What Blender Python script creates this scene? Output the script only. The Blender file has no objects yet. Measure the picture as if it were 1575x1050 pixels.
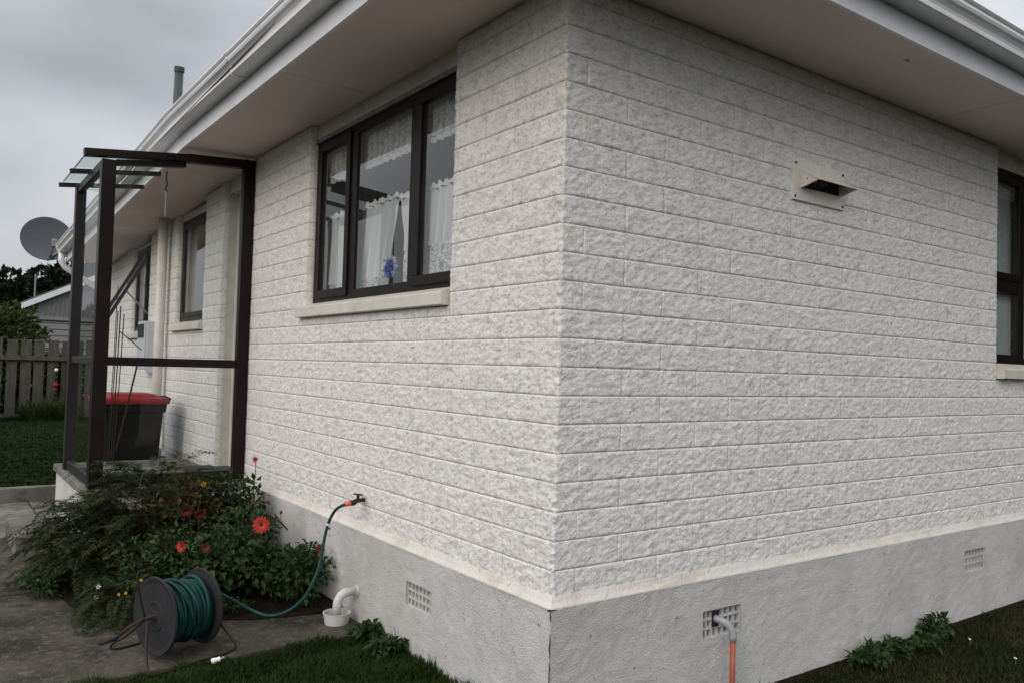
import bpy, math, random
import numpy as np
from mathutils import Vector, Matrix, noise

random.seed(7)
rng = np.random.default_rng(7)
S = bpy.context.scene
COL = S.collection
R = math.radians

# ------------------------------------------------------------------ camera
cam_d = bpy.data.cameras.new('camera')
cam = bpy.data.objects.new('camera', cam_d)
COL.objects.link(cam)
CAM = Vector((-1.7706, -2.1802, 1.3111))
yaw, pitch, roll = R(35.765), R(1.8767), R(1.6249)
fw = Vector((math.sin(yaw)*math.cos(pitch), math.cos(yaw)*math.cos(pitch), math.sin(pitch)))
rt = Vector((math.cos(yaw), -math.sin(yaw), 0))
up = rt.cross(fw)
rt2 = rt*math.cos(roll) + up*math.sin(roll)
up2 = -rt*math.sin(roll) + up*math.cos(roll)
M = Matrix((rt2, up2, -fw)).transposed().to_4x4()
M.translation = CAM
cam.matrix_world = M
cam_d.sensor_width = 36
cam_d.lens = 1249.2/1575*36
cam_d.clip_end = 2000
cam_d.clip_start = 0.05
S.camera = cam

# ------------------------------------------------------------------ world: an overcast sky over a faint clear one
SUN_EL, SUN_AZ = R(27), R(243)          # azimuth clockwise from +Y
W = bpy.data.worlds.new('World')
S.world = W
W.use_nodes = True
nt = W.node_tree
nt.nodes.clear()
def wn(t, **k):
    n = nt.nodes.new(t)
    for a, b in k.items():
        setattr(n, a, b)
    return n
wl = nt.links.new
w_out = wn('ShaderNodeOutputWorld')
w_bg = wn('ShaderNodeBackground')
w_bg.inputs['Strength'].default_value = 0.1
sky = wn('ShaderNodeTexSky', sky_type='NISHITA')
sky.sun_disc = False
sky.sun_elevation = SUN_EL
sky.sun_rotation = SUN_AZ
tc = wn('ShaderNodeTexCoord')
mp = wn('ShaderNodeMapping')
mp.inputs['Scale'].default_value = (1.0, 1.0, 2.2)
mp.inputs['Location'].default_value = (-1.16, 0.82, 0.16)
wl(tc.outputs['Generated'], mp.inputs['Vector'])
nz = wn('ShaderNodeTexNoise')
nz.inputs['Scale'].default_value = 1.7
nz.inputs['Detail'].default_value = 5
nz.inputs['Roughness'].default_value = 0.45
wl(mp.outputs['Vector'], nz.inputs['Vector'])
sep = wn('ShaderNodeSeparateXYZ')
wl(tc.outputs['Generated'], sep.inputs[0])
def wm(op, a, b=None):
    n = wn('ShaderNodeMath', operation=op)
    for i, v in enumerate((a, b)):
        if v is None:
            continue
        if isinstance(v, (int, float)):
            n.inputs[i].default_value = v
        else:
            wl(v, n.inputs[i])
    return n.outputs[0]
zc = wm('MAXIMUM', sep.outputs['Z'], 0.0)
lum = wm('ADD', wm('MULTIPLY', wm('POWER', zc, 2.0), 15.0), 4.5)      # brighter towards the zenith, as overcast skies are
cl = wm('ADD', wm('MULTIPLY', wm('SUBTRACT', nz.outputs['Fac'], 0.5), 2.0), 1.0)
lum = wm('MULTIPLY', lum, cl)
tint = wn('ShaderNodeMix', data_type='RGBA')
tint.inputs[6].default_value = (0.90, 0.945, 1.01, 1)
tint.inputs[7].default_value = (0.98, 0.985, 1.03, 1)
rr = wn('ShaderNodeMapRange')
rr.inputs[1].default_value = 0.38
rr.inputs[2].default_value = 0.62
wl(nz.outputs['Fac'], rr.inputs[0])
wl(rr.outputs[0], tint.inputs[0])
vs = wn('ShaderNodeVectorMath', operation='SCALE')
wl(tint.outputs[2], vs.inputs[0])
wl(lum, vs.inputs['Scale'])
mixs = wn('ShaderNodeMix', data_type='RGBA')
mixs.inputs[0].default_value = 0.93
wl(sky.outputs[0], mixs.inputs[6])
wl(vs.outputs[0], mixs.inputs[7])
wl(mixs.outputs[2], w_bg.inputs['Color'])
wl(w_bg.outputs[0], w_out.inputs[0])

sd = bpy.data.lights.new('sun', 'SUN')
sd.energy = 1.0
sd.angle = R(35)
sd.color = (1.0, 0.88, 0.79)
sun = bpy.data.objects.new('sun', sd)
COL.objects.link(sun)
d = Vector((math.sin(SUN_AZ)*math.cos(SUN_EL), math.cos(SUN_AZ)*math.cos(SUN_EL), math.sin(SUN_EL)))
sun.rotation_euler = (-d).to_track_quat('-Z', 'Y').to_euler()
sun.location = d*30

vs_ = S.view_settings
vs_.view_transform = 'Standard'
vs_.look = 'None'
vs_.gamma = 1
vs_.use_curve_mapping = False
vs_.exposure = 0.40

# ------------------------------------------------------------------ materials
MATS = {}
def mat(name, col, rough=0.6, col2=None, scale=8.0, detail=5, lo=0.35, hi=0.65, bump=0.0, bscale=None, bdist=0.01,
        metal=0.0, spec=0.5, island=0.0, stretch=None, extra=None, transl=0.0, vary=0.0, world=False):
    m = bpy.data.materials.new(name)
    m.use_nodes = True
    n, l = m.node_tree.nodes, m.node_tree.links
    b = n['Principled BSDF']
    b.inputs['Roughness'].default_value = rough
    b.inputs['Metallic'].default_value = metal
    b.inputs['Specular IOR Level'].default_value = spec
    b.inputs['Base Color'].default_value = (*col, 1)
    t = n.new('ShaderNodeTexCoord')
    vec = t.outputs['Object']
    if stretch:
        mpp = n.new('ShaderNodeMapping')
        mpp.inputs['Scale'].default_value = stretch
        l.new(vec, mpp.inputs['Vector'])
        vec = mpp.outputs['Vector']
    oi = n.new('ShaderNodeObjectInfo')
    ad = n.new('ShaderNodeVectorMath')
    ad.operation = 'MULTIPLY_ADD'
    ad.inputs[1].default_value = (1, 1, 1)
    sc = n.new('ShaderNodeVectorMath')
    sc.operation = 'SCALE'
    cmb = n.new('ShaderNodeCombineXYZ')
    for i in range(3):
        l.new(oi.outputs['Random'], cmb.inputs[i])
    l.new(cmb.outputs[0], sc.inputs[0])
    sc.inputs['Scale'].default_value = 37.0
    l.new(vec, ad.inputs[0])
    l.new(sc.outputs[0], ad.inputs[2])
    vec = ad.outputs[0]
    if world:
        vec = n.new('ShaderNodeNewGeometry').outputs['Position']
    last = None
    if col2 is not None:
        nn = n.new('ShaderNodeTexNoise')
        nn.inputs['Scale'].default_value = scale
        nn.inputs['Detail'].default_value = detail
        nn.inputs['Roughness'].default_value = 0.6
        l.new(vec, nn.inputs['Vector'])
        mr = n.new('ShaderNodeMapRange')
        mr.inputs[1].default_value = lo
        mr.inputs[2].default_value = hi
        l.new(nn.outputs['Fac'], mr.inputs[0])
        fac = mr.outputs[0]
        if island > 0:
            g = n.new('ShaderNodeNewGeometry')
            mx = n.new('ShaderNodeMix')
            mx.inputs[0].default_value = island
            l.new(fac, mx.inputs[2])
            l.new(g.outputs['Random Per Island'], mx.inputs[3])
            fac = mx.outputs[0]
        mc = n.new('ShaderNodeMix')
        mc.data_type = 'RGBA'
        mc.inputs[6].default_value = (*col, 1)
        mc.inputs[7].default_value = (*col2, 1)
        l.new(fac, mc.inputs[0])
        last = mc.outputs[2]
    if vary > 0:
        hv = n.new('ShaderNodeHueSaturation')
        mv = n.new('ShaderNodeMapRange'); mv.inputs[3].default_value = 1-vary; mv.inputs[4].default_value = 1+vary
        l.new(oi.outputs['Random'], mv.inputs[0]); l.new(mv.outputs[0], hv.inputs['Value'])
        l.new(last, hv.inputs['Color']); last = hv.outputs[0]
    for ex in (extra or []):      # (colour, scale, lo, hi, strength, stretch)
        c3, s3, lo3, hi3, k3 = ex[:5]
        v3 = vec
        if len(ex) > 5:
            m3 = n.new('ShaderNodeMapping')
            m3.inputs['Scale'].default_value = ex[5]
            l.new(vec, m3.inputs['Vector'])
            v3 = m3.outputs['Vector']
        nn = n.new('ShaderNodeTexNoise')
        nn.inputs['Scale'].default_value = s3
        nn.inputs['Detail'].default_value = 6
        nn.inputs['Roughness'].default_value = 0.65
        l.new(v3, nn.inputs['Vector'])
        mr = n.new('ShaderNodeMapRange')
        mr.inputs[1].default_value = lo3
        mr.inputs[2].default_value = hi3
        mr.inputs[4].default_value = k3
        l.new(nn.outputs['Fac'], mr.inputs[0])
        mc = n.new('ShaderNodeMix')
        mc.data_type = 'RGBA'
        if last is not None:
            l.new(last, mc.inputs[6])
        else:
            mc.inputs[6].default_value = (*col, 1)
        mc.inputs[7].default_value = (*c3, 1)
        l.new(mr.outputs[0], mc.inputs[0])
        last = mc.outputs[2]
    if last is not None:
        l.new(last, b.inputs['Base Color'])
    if bump > 0:
        nb = n.new('ShaderNodeTexNoise')
        nb.inputs['Scale'].default_value = bscale or scale*3
        nb.inputs['Detail'].default_value = 6
        nb.inputs['Roughness'].default_value = 0.6
        l.new(vec, nb.inputs['Vector'])
        bp = n.new('ShaderNodeBump')
        bp.inputs['Strength'].default_value = bump
        bp.inputs['Distance'].default_value = bdist
        l.new(nb.outputs['Fac'], bp.inputs['Height'])
        l.new(bp.outputs[0], b.inputs['Normal'])
    if transl > 0:
        tr = n.new('ShaderNodeBsdfTranslucent')
        ms = n.new('ShaderNodeMixShader')
        ms.inputs[0].default_value = transl
        if last is not None:
            l.new(last, tr.inputs[0])
        else:
            tr.inputs[0].default_value = (*col, 1)
        l.new(b.outputs[0], ms.inputs[1])
        l.new(tr.outputs[0], ms.inputs[2])
        l.new(ms.outputs[0], n['Material Output'].inputs[0])
    MATS[name] = m
    return m

def glass_mat(name, tint=(0.93, 0.97, 0.95), k=1.7, dirt=0.03):
    m = bpy.data.materials.new(name)
    m.use_nodes = True
    n, l = m.node_tree.nodes, m.node_tree.links
    n.clear()
    o = n.new('ShaderNodeOutputMaterial')
    g = n.new('ShaderNodeBsdfGlossy')
    g.inputs['Roughness'].default_value = 0.01
    tr = n.new('ShaderNodeBsdfTransparent')
    tr.inputs[0].default_value = (*tint, 1)
    fr = n.new('ShaderNodeFresnel')
    fr.inputs[0].default_value = 1.5
    geo = n.new('ShaderNodeNewGeometry')
    inv = n.new('ShaderNodeMath'); inv.operation = 'SUBTRACT'; inv.inputs[0].default_value = 1
    l.new(geo.outputs['Backfacing'], inv.inputs[1])
    mu = n.new('ShaderNodeMath'); mu.operation = 'MULTIPLY'; mu.inputs[1].default_value = k; mu.use_clamp = True
    l.new(fr.outputs[0], mu.inputs[0])
    m2 = n.new('ShaderNodeMath'); m2.operation = 'MULTIPLY'
    l.new(mu.outputs[0], m2.inputs[0]); l.new(inv.outputs[0], m2.inputs[1])
    ms = n.new('ShaderNodeMixShader')
    l.new(m2.outputs[0], ms.inputs[0]); l.new(tr.outputs[0], ms.inputs[1]); l.new(g.outputs[0], ms.inputs[2])
    df = n.new('ShaderNodeBsdfDiffuse'); df.inputs[0].default_value = (0.5, 0.5, 0.48, 1)
    md = n.new('ShaderNodeMixShader'); md.inputs[0].default_value = dirt
    l.new(ms.outputs[0], md.inputs[1]); l.new(df.outputs[0], md.inputs[2])
    l.new(md.outputs[0], o.inputs[0])
    return m

def cloth_mat(name, col, alpha, lace=0.0, scale=60):
    m = bpy.data.materials.new(name)
    m.use_nodes = True
    n, l = m.node_tree.nodes, m.node_tree.links
    n.clear()
    o = n.new('ShaderNodeOutputMaterial')
    df = n.new('ShaderNodeBsdfDiffuse'); df.inputs[0].default_value = (*col, 1)
    tl = n.new('ShaderNodeBsdfTranslucent'); tl.inputs[0].default_value = (*col, 1)
    m1 = n.new('ShaderNodeMixShader'); m1.inputs[0].default_value = 0.35
    l.new(df.outputs[0], m1.inputs[1]); l.new(tl.outputs[0], m1.inputs[2])
    tr = n.new('ShaderNodeBsdfTransparent')
    m2 = n.new('ShaderNodeMixShader')
    l.new(tr.outputs[0], m2.inputs[1]); l.new(m1.outputs[0], m2.inputs[2])
    m2.inputs[0].default_value = alpha
    if lace > 0:
        t = n.new('ShaderNodeTexCoord')
        wv = n.new('ShaderNodeTexNoise')
        wv.inputs['Scale'].default_value = scale
        wv.inputs['Detail'].default_value = 2
        wv.inputs['Distortion'].default_value = 2.5
        l.new(t.outputs['Object'], wv.inputs['Vector'])
        mr = n.new('ShaderNodeMapRange')
        mr.inputs[1].default_value = 0.44; mr.inputs[2].default_value = 0.54
        mr.inputs[3].default_value = alpha*(1-lace); mr.inputs[4].default_value = min(1, alpha*1.25)
        l.new(wv.outputs['Fac'], mr.inputs[0])
        l.new(mr.outputs[0], m2.inputs[0])
    l.new(m2.outputs[0], o.inputs[0])
    return m

PAINT = (0.80, 0.787, 0.76)
m_block = mat('painted_splitface', PAINT, 0.8, (0.74, 0.722, 0.685), 14, 6, 0.42, 0.62, bump=1.0, bscale=110, bdist=0.005, spec=0.2, vary=0.012, world=True,
              extra=[((0.47, 0.47, 0.45), 15, 0.50, 0.66, 0.55, (1.0, 1.0, 1.5)), ((0.33, 0.33, 0.305), 52, 0.52, 0.65, 0.58, (1.0, 1.0, 1.5)), ((0.30, 0.29, 0.22), 4.5, 0.60, 0.74, 0.28), ((0.17, 0.15, 0.11), 60, 0.64, 0.70, 0.8)])  # noise specks paint in grime together with shade of the face's pits
m_mortar = mat('painted_mortar', (0.66, 0.63, 0.57), 0.8, (0.34, 0.30, 0.23), 6, 5, 0.45, 0.75, bump=0.4, bscale=90, bdist=0.003, spec=0.2)
m_found = mat('painted_roughcast', (0.60, 0.597, 0.583), 0.85, (0.50, 0.50, 0.485), 5, 6, 0.4, 0.7, bump=1.0, bscale=150, bdist=0.008, spec=0.15,
              extra=[((0.33, 0.32, 0.29), 70, 0.56, 0.68, 0.6), ((0.10, 0.085, 0.06), 26, 0.655, 0.70, 0.85), ((0.42, 0.40, 0.35), 2.2, 0.50, 0.72, 0.5, (1, 1, 0.5))])
m_fillet = mat('cream_plaster', (0.67, 0.64, 0.585), 0.8, (0.54, 0.49, 0.42), 8, 6, 0.48, 0.72, bump=0.9, bscale=70, bdist=0.006, spec=0.2,
               extra=[((0.34, 0.27, 0.19), 24, 0.62, 0.70, 0.7)])
m_paint = mat('cream_smooth_paint', (0.66, 0.63, 0.57), 0.5, (0.55, 0.52, 0.46), 6, 5, 0.4, 0.75, bump=0.2, bscale=60, bdist=0.002)
m_soffit = mat('soffit_paint', (0.80, 0.655, 0.60), 0.6, (0.74, 0.60, 0.55), 2.5, 4, bump=0.06, bscale=25, bdist=0.003)
m_gutter = mat('white_gutter_paint', (0.74, 0.75, 0.76), 0.32, (0.62, 0.63, 0.63), 4, 5, 0.45, 0.8, spec=0.5)
m_fascia = mat('white_fascia_paint', (0.74, 0.75, 0.78), 0.45, (0.64, 0.65, 0.67), 5, 5, 0.45, 0.8)
m_bronze = mat('bronze_aluminium', (0.0085, 0.0044, 0.0036), 0.42, (0.014, 0.008, 0.007), 5, 4, spec=0.2, bump=0.05, bscale=30)
m_bronze2 = mat('weathered_dark_aluminium', (0.014, 0.012, 0.013), 0.45, (0.022, 0.019, 0.020), 6, 4, spec=0.3)
m_sill = mat('sill_paint', (0.64, 0.62, 0.55), 0.55, (0.50, 0.48, 0.40), 9, 5, 0.45, 0.75, bump=0.3, bscale=70, bdist=0.003)
m_seal = mat('dark_window_seal', (0.012, 0.012, 0.012), 0.6)
m_glass = glass_mat('window_glass')
m_pglass = glass_mat('porch_glass', (0.93, 0.95, 0.94), 0.6, 0.008)
m_rglass = glass_mat('roof_glass', (0.78, 0.88, 0.84), 1.5, 0.18)
m_room = mat('room_wall_paper', (0.34, 0.36, 0.39), 0.9, (0.30, 0.32, 0.35), 3)
m_dark = mat('dark_cavity', (0.012, 0.012, 0.012), 0.9)
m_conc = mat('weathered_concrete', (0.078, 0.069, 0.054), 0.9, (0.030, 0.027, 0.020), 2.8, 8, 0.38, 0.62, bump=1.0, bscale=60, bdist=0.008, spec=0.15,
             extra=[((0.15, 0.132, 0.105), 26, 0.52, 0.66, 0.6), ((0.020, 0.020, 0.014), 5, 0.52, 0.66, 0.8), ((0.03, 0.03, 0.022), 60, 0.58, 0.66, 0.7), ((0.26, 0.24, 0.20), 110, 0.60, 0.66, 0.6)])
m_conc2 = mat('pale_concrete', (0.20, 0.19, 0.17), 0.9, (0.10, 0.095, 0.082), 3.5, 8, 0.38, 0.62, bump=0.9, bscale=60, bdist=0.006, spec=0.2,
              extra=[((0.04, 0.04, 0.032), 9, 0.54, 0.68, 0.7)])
m_soil = mat('soil', (0.022, 0.016, 0.011), 0.95, (0.010, 0.008, 0.006), 20, 6, bump=1, bscale=60, bdist=0.02, spec=0.1)
m_turf = mat('turf', (0.008, 0.014, 0.004), 0.95, (0.006, 0.008, 0.003), 6, 6, bump=1, bscale=90, bdist=0.02, spec=0.1)
m_grass = mat('grass_blades', (0.012, 0.032, 0.004), 0.7, (0.024, 0.046, 0.007), 1.2, 4, island=0.55, spec=0.1, transl=0.2,
              extra=[((0.055, 0.050, 0.018), 2.5, 0.55, 0.75, 0.45)])
m_grass3 = mat('worn_grass_blades', (0.018, 0.030, 0.006), 0.7, (0.034, 0.042, 0.010), 1.6, 5, island=0.5, spec=0.1, transl=0.2,
              extra=[((0.070, 0.058, 0.024), 2.2, 0.45, 0.68, 0.6)])
m_grass2 = mat('lawn_blades', (0.008, 0.024, 0.004), 0.7, (0.018, 0.036, 0.006), 1.0, 4, island=0.5, spec=0.1, transl=0.2)
m_feather = mat('feathery_leaf', (0.009, 0.019, 0.005), 0.7, (0.036, 0.050, 0.015), 5, 4, island=0.6, spec=0.15, transl=0.15,
                extra=[((0.070, 0.042, 0.016), 6, 0.54, 0.70, 0.6)])
m_dahlia = mat('dahlia_leaf', (0.014, 0.036, 0.009), 0.6, (0.048, 0.080, 0.024), 6, 4, island=0.65, spec=0.2, transl=0.2,
               extra=[((0.07, 0.022, 0.010), 9, 0.62, 0.74, 0.7)])
m_brown = mat('brown_leaf', (0.045, 0.024, 0.012), 0.7, (0.085, 0.060, 0.022), 7, 4, island=0.7, spec=0.15, transl=0.2,
              extra=[((0.020, 0.040, 0.012), 8, 0.50, 0.60, 0.8)])
m_weed = mat('weed_leaf', (0.013, 0.038, 0.008), 0.6, (0.040, 0.078, 0.020), 8, 4, island=0.6, spec=0.2, transl=0.2)
m_bush = mat('bush_leaf', (0.014, 0.030, 0.006), 0.6, (0.060, 0.078, 0.014), 4, 4, island=0.6, spec=0.15, transl=0.2)
m_tree = mat('far_tree_leaf', (0.010, 0.018, 0.011), 0.9, (0.020, 0.030, 0.017), 0.3, 4, island=0.5, spec=0.05)
m_hill = mat('pasture', (0.050, 0.095, 0.030), 0.95, (0.030, 0.050, 0.022), 0.06, 6, bump=0.3)
m_stem = mat('plant_stem', (0.045, 0.055, 0.022), 0.7, (0.08, 0.05, 0.025), 12)
m_petal = mat('scarlet_petal', (0.46, 0.034, 0.024), 0.5, (0.56, 0.070, 0.042), 12, 4, island=0.5, spec=0.25, transl=0.2)
m_petal2 = mat('faded_orange_petal', (0.26, 0.036, 0.014), 0.6, (0.13, 0.026, 0.012), 12, 4, island=0.6, spec=0.25, transl=0.2)
m_yellow = mat('yellow_petal', (0.70, 0.50, 0.03), 0.5, transl=0.15)
m_white = mat('white_petal', (0.75, 0.75, 0.78), 0.5, transl=0.15)
m_seed = mat('flower_centre', (0.02, 0.018, 0.010), 0.8)
m_reel = mat('reel_plastic', (0.010, 0.010, 0.013), 0.8, (0.020, 0.019, 0.020), 7, 6, 0.4, 0.7, bump=0.2, bscale=40, bdist=0.002)
m_hose = mat('green_hose', (0.004, 0.058, 0.046), 0.55, (0.002, 0.026, 0.022), 14, 4, spec=0.25)
m_wire = mat('rusty_wire', (0.018, 0.012, 0.009), 0.7, (0.040, 0.020, 0.011), 30, 5, 0.45, 0.7, metal=0.3)
m_red = mat('red_plastic', (0.28, 0.010, 0.016), 0.5, (0.20, 0.007, 0.012), 8, spec=0.3)
m_conn = mat('coral_connector', (0.75, 0.13, 0.08), 0.4)
m_bin = mat('bin_plastic', (0.004, 0.0045, 0.004), 0.6, (0.008, 0.008, 0.007), 9, bump=0.1, spec=0.15)
m_brass = mat('tarnished_brass', (0.10, 0.07, 0.04), 0.5, (0.04, 0.03, 0.025), 40, metal=0.8)
m_pvc = mat('white_pvc', (0.62, 0.61, 0.58), 0.45, (0.42, 0.40, 0.34), 14, 5, 0.45, 0.75)
m_terra = mat('terracotta_pipe', (0.40, 0.105, 0.048), 0.6, (0.32, 0.08, 0.038), 14, 5)
m_grey = mat('grey_pipe', (0.34, 0.36, 0.38), 0.45, (0.26, 0.27, 0.28), 14)
m_flue = mat('green_flue', (0.050, 0.072, 0.068), 0.6, (0.036, 0.052, 0.049), 9, bump=0.1)
m_dish = mat('grey_dish', (0.055, 0.057, 0.070), 0.6, (0.045, 0.047, 0.058), 4)
m_galv = mat('galvanised_steel', (0.30, 0.31, 0.33), 0.45, (0.2, 0.2, 0.22), 20, metal=0.6)
m_wood = mat('weathered_paling', (0.092, 0.084, 0.070), 0.85, (0.046, 0.041, 0.033), 5, 6, 0.35, 0.7, bump=0.5, bscale=40, bdist=0.004, stretch=(6, 6, 1))
m_clad = mat('neighbour_cladding', (0.20, 0.205, 0.195), 0.7, (0.17, 0.175, 0.165), 2)
m_roof = mat('roof_tiles', (0.10, 0.09, 0.085), 0.8, (0.07, 0.065, 0.06), 4)
m_hoodm = mat('hood_paint', (0.72, 0.69, 0.63), 0.5, (0.62, 0.57, 0.48), 12, 6, 0.45, 0.7,
              extra=[((0.20, 0.08, 0.03), 22, 0.64, 0.72, 0.9)])
m_meter = mat('meter_box_enamel', (0.52, 0.53, 0.58), 0.4)
m_mat = mat('rubber_doormat', (0.022, 0.023, 0.028), 0.9, (0.04, 0.04, 0.045), 60, bump=0.8, bscale=200, bdist=0.004)
m_door = mat('door_paint', (0.46, 0.47, 0.46), 0.5, (0.42, 0.43, 0.42), 4)
m_sheer = cloth_mat('sheer_curtain', (0.90, 0.91, 0.95), 0.88)
m_net = cloth_mat('net_curtain', (0.50, 0.55, 0.66), 0.34, 0.8, 14)
m_net2 = cloth_mat('net_lace', (0.52, 0.56, 0.68), 0.5, 0.7, 30)
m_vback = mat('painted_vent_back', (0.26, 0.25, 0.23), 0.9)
m_lace = cloth_mat('lace_curtain', (0.90, 0.91, 0.95), 0.88, 0.45, 48)
m_val = cloth_mat('lace_valance', (0.88, 0.89, 0.94), 0.70, 0.35, 40)
m_blue = mat('blue_silk', (0.10, 0.18, 0.62), 0.6, (0.20, 0.30, 0.75), 60, island=0.6)
m_debris = mat('dry_leaf_debris', (0.05, 0.03, 0.018), 0.9, (0.10, 0.055, 0.03), 30, island=0.6)
m_plate = mat('daisy_white', (0.8, 0.8, 0.78), 0.6)

# ------------------------------------------------------------------ mesh helpers
class MB:
    def __init__(s):
        s.v = []; s.f = []
    def add(s, vs, fs):
        o = len(s.v)
        s.v += [tuple(v) for v in vs]
        s.f += [tuple(i+o for i in f) for f in fs]
        return s
    def box(s, a, b, Mx=None):
        x0, x1 = sorted((a[0], b[0])); y0, y1 = sorted((a[1], b[1])); z0, z1 = sorted((a[2], b[2]))
        vs = [Vector(p) for p in ((x0,y0,z0),(x1,y0,z0),(x1,y1,z0),(x0,y1,z0),(x0,y0,z1),(x1,y0,z1),(x1,y1,z1),(x0,y1,z1))]
        if Mx is not None:
            vs = [Mx @ v for v in vs]
        return s.add(vs, [(0,3,2,1),(4,5,6,7),(0,1,5,4),(1,2,6,5),(2,3,7,6),(3,0,4,7)])
    def bar(s, p, q, w, h, upv=(0,0,1)):
        p, q = Vector(p), Vector(q)
        dz = (q-p); L = dz.length; dz.normalize()
        ux = dz.cross(Vector(upv)); ux.normalize(); uy = ux.cross(dz)
        Mx = Matrix((ux, uy, dz)).transposed().to_4x4(); Mx.translation = p
        return s.box((-w/2, -h/2, 0), (w/2, h/2, L), Mx)
    def tube(s, pts, r, n=8, caps=True, closed=False):
        pts = [Vector(p) for p in pts]
        N = len(pts)
        rs = r if isinstance(r, (list, tuple)) else [r]*N
        t0 = (pts[1]-pts[0]).normalized()
        a = t0.orthogonal().normalized()
        rings = []
        for i, p in enumerate(pts):
            if closed:
                t = (pts[(i+1) % N]-pts[i-1]).normalized()
            else:
                t = (pts[min(i+1, N-1)]-pts[max(i-1, 0)]).normalized()
            a = (a - t*a.dot(t)).normalized()
            b = t.cross(a)
            rings.append([p+(a*math.cos(2*math.pi*k/n)+b*math.sin(2*math.pi*k/n))*rs[i] for k in range(n)])
        vs = [v for rg in rings for v in rg]
        fs = []
        for i in range(N if closed else N-1):
            j = (i+1) % N
            for k in range(n):
                k2 = (k+1) % n
                fs.append((i*n+k, i*n+k2, j*n+k2, j*n+k))
        if caps and not closed:
            fs.append(tuple(range(n-1, -1, -1)))
            fs.append(tuple((N-1)*n+k for k in range(n)))
        return s.add(vs, fs)
    def lathe(s, prof, n=32, Mx=None, closed=False):
        vs = []
        for r, z in prof:
            for k in range(n):
                a = 2*math.pi*k/n
                v = Vector((r*math.cos(a), r*math.sin(a), z))
                vs.append(Mx @ v if Mx is not None else v)
        fs = []
        P = len(prof)
        for i in range(P if closed else P-1):
            j = (i+1) % P
            for k in range(n):
                k2 = (k+1) % n
                fs.append((i*n+k, i*n+k2, j*n+k2, j*n+k))
        if not closed:
            fs.append(tuple(range(n-1, -1, -1)))
            fs.append(tuple((P-1)*n+k for k in range(n)))
        return s.add(vs, fs)
    def prism(s, rings, closed_prof=True, caps=True):
        n = len(rings[0]); vs = [v for r in rings for v in r]; fs = []
        for i in range(len(rings)-1):
            for k in range(n if closed_prof else n-1):
                k2 = (k+1) % n
                fs.append((i*n+k, i*n+k2, (i+1)*n+k2, (i+1)*n+k))
        if caps:
            fs.append(tuple(range(n-1, -1, -1)))
            fs.append(tuple((len(rings)-1)*n+k for k in range(n)))
        return s.add(vs, fs)
    def mesh(s, name, m, smooth=False, recalc=True):
        me = bpy.data.meshes.new(name)
        me.from_pydata(s.v, [], s.f)
        if m:
            me.materials.append(m)
        if recalc:
            import bmesh
            bm = bmesh.new(); bm.from_mesh(me)
            bmesh.ops.recalc_face_normals(bm, faces=bm.faces)
            bm.to_mesh(me); bm.free()
        if smooth:
            me.polygons.foreach_set('use_smooth', [True]*len(me.polygons))
        return me
    def build(s, name, m, parent=None, smooth=False, bevel=0.0, recalc=True):
        o = link(name, s.mesh(name, m, smooth, recalc), parent)
        if bevel:
            b = o.modifiers.new('b', 'BEVEL'); b.width = bevel; b.segments = 2; b.limit_method = 'ANGLE'; b.angle_limit = R(40)
        return o

def link(name, me, parent=None):
    o = bpy.data.objects.new(name, me)
    COL.objects.link(o)
    if parent is not None:
        o.parent = parent
        o.matrix_parent_inverse = world_of(parent).inverted()
    return o
def world_of(o):
    if o.parent is not None:
        return world_of(o.parent) @ o.matrix_parent_inverse @ o.matrix_basis
    return o.matrix_basis.copy()
def thing(name, label, cat, loc, group=None):
    o = bpy.data.objects.new(name, None); COL.objects.link(o)
    o.location = loc; o.empty_display_size = 0.1
    o['label'] = label; o['category'] = cat
    if group: o['group'] = group
    return o
def tag(o, label, cat, group=None):
    o['label'] = label; o['category'] = cat
    if group: o['group'] = group
    return o
def kind(o, k):
    o['kind'] = k
    return o

def np_mesh(name, V, F, m, smooth=False):
    """V (n,3), F (m,k) arrays of one polygon size."""
    me = bpy.data.meshes.new(name)
    k = F.shape[1]
    me.vertices.add(len(V)); me.vertices.foreach_set('co', np.ascontiguousarray(V, dtype=np.float32).ravel())
    me.loops.add(F.size); me.loops.foreach_set('vertex_index', np.ascontiguousarray(F, dtype=np.int32).ravel())
    me.polygons.add(len(F)); me.polygons.foreach_set('loop_start', np.arange(0, F.size, k, dtype=np.int32))
    me.polygons.foreach_set('loop_total', np.full(len(F), k, dtype=np.int32))
    me.polygons.foreach_set('use_smooth', np.full(len(F), smooth))
    me.materials.append(m)
    me.update(calc_edges=True)
    me.validate()
    return me

def unit(A):
    return A/np.maximum(np.linalg.norm(A, axis=1, keepdims=True), 1e-9)

def leaves(P, D, N, L, Wd, fold=0.25, droop=0.15):
    """one folded leaf of four triangles for each base point."""
    P = np.asarray(P, float); D = unit(np.asarray(D, float)); N = np.asarray(N, float)
    Sd = unit(np.cross(D, N)); U = np.cross(Sd, D)
    n = len(P)
    L = np.broadcast_to(np.asarray(L, float).reshape(-1, 1), (n, 1)); Wd = np.broadcast_to(np.asarray(Wd, float).reshape(-1, 1), (n, 1))
    mid = P + D*L*0.45
    a = mid + Sd*Wd*0.5 + U*Wd*fold
    b = mid - Sd*Wd*0.5 + U*Wd*fold
    tip = P + D*L - U*L*droop
    V = np.stack([P, a, mid, b, tip], 1).reshape(-1, 3)
    base = (np.arange(n)*5)[:, None]
    F = np.concatenate([base+np.array([[0, 2, 1]]), base+np.array([[1, 2, 4]]), base+np.array([[0, 3, 2]]), base+np.array([[3, 4, 2]])], 1).reshape(-1, 3)
    return V, F

def rand_dirs(n, upbias=0.3):
    D = rng.normal(size=(n, 3)); D[:, 2] += upbias
    return unit(D)

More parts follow.
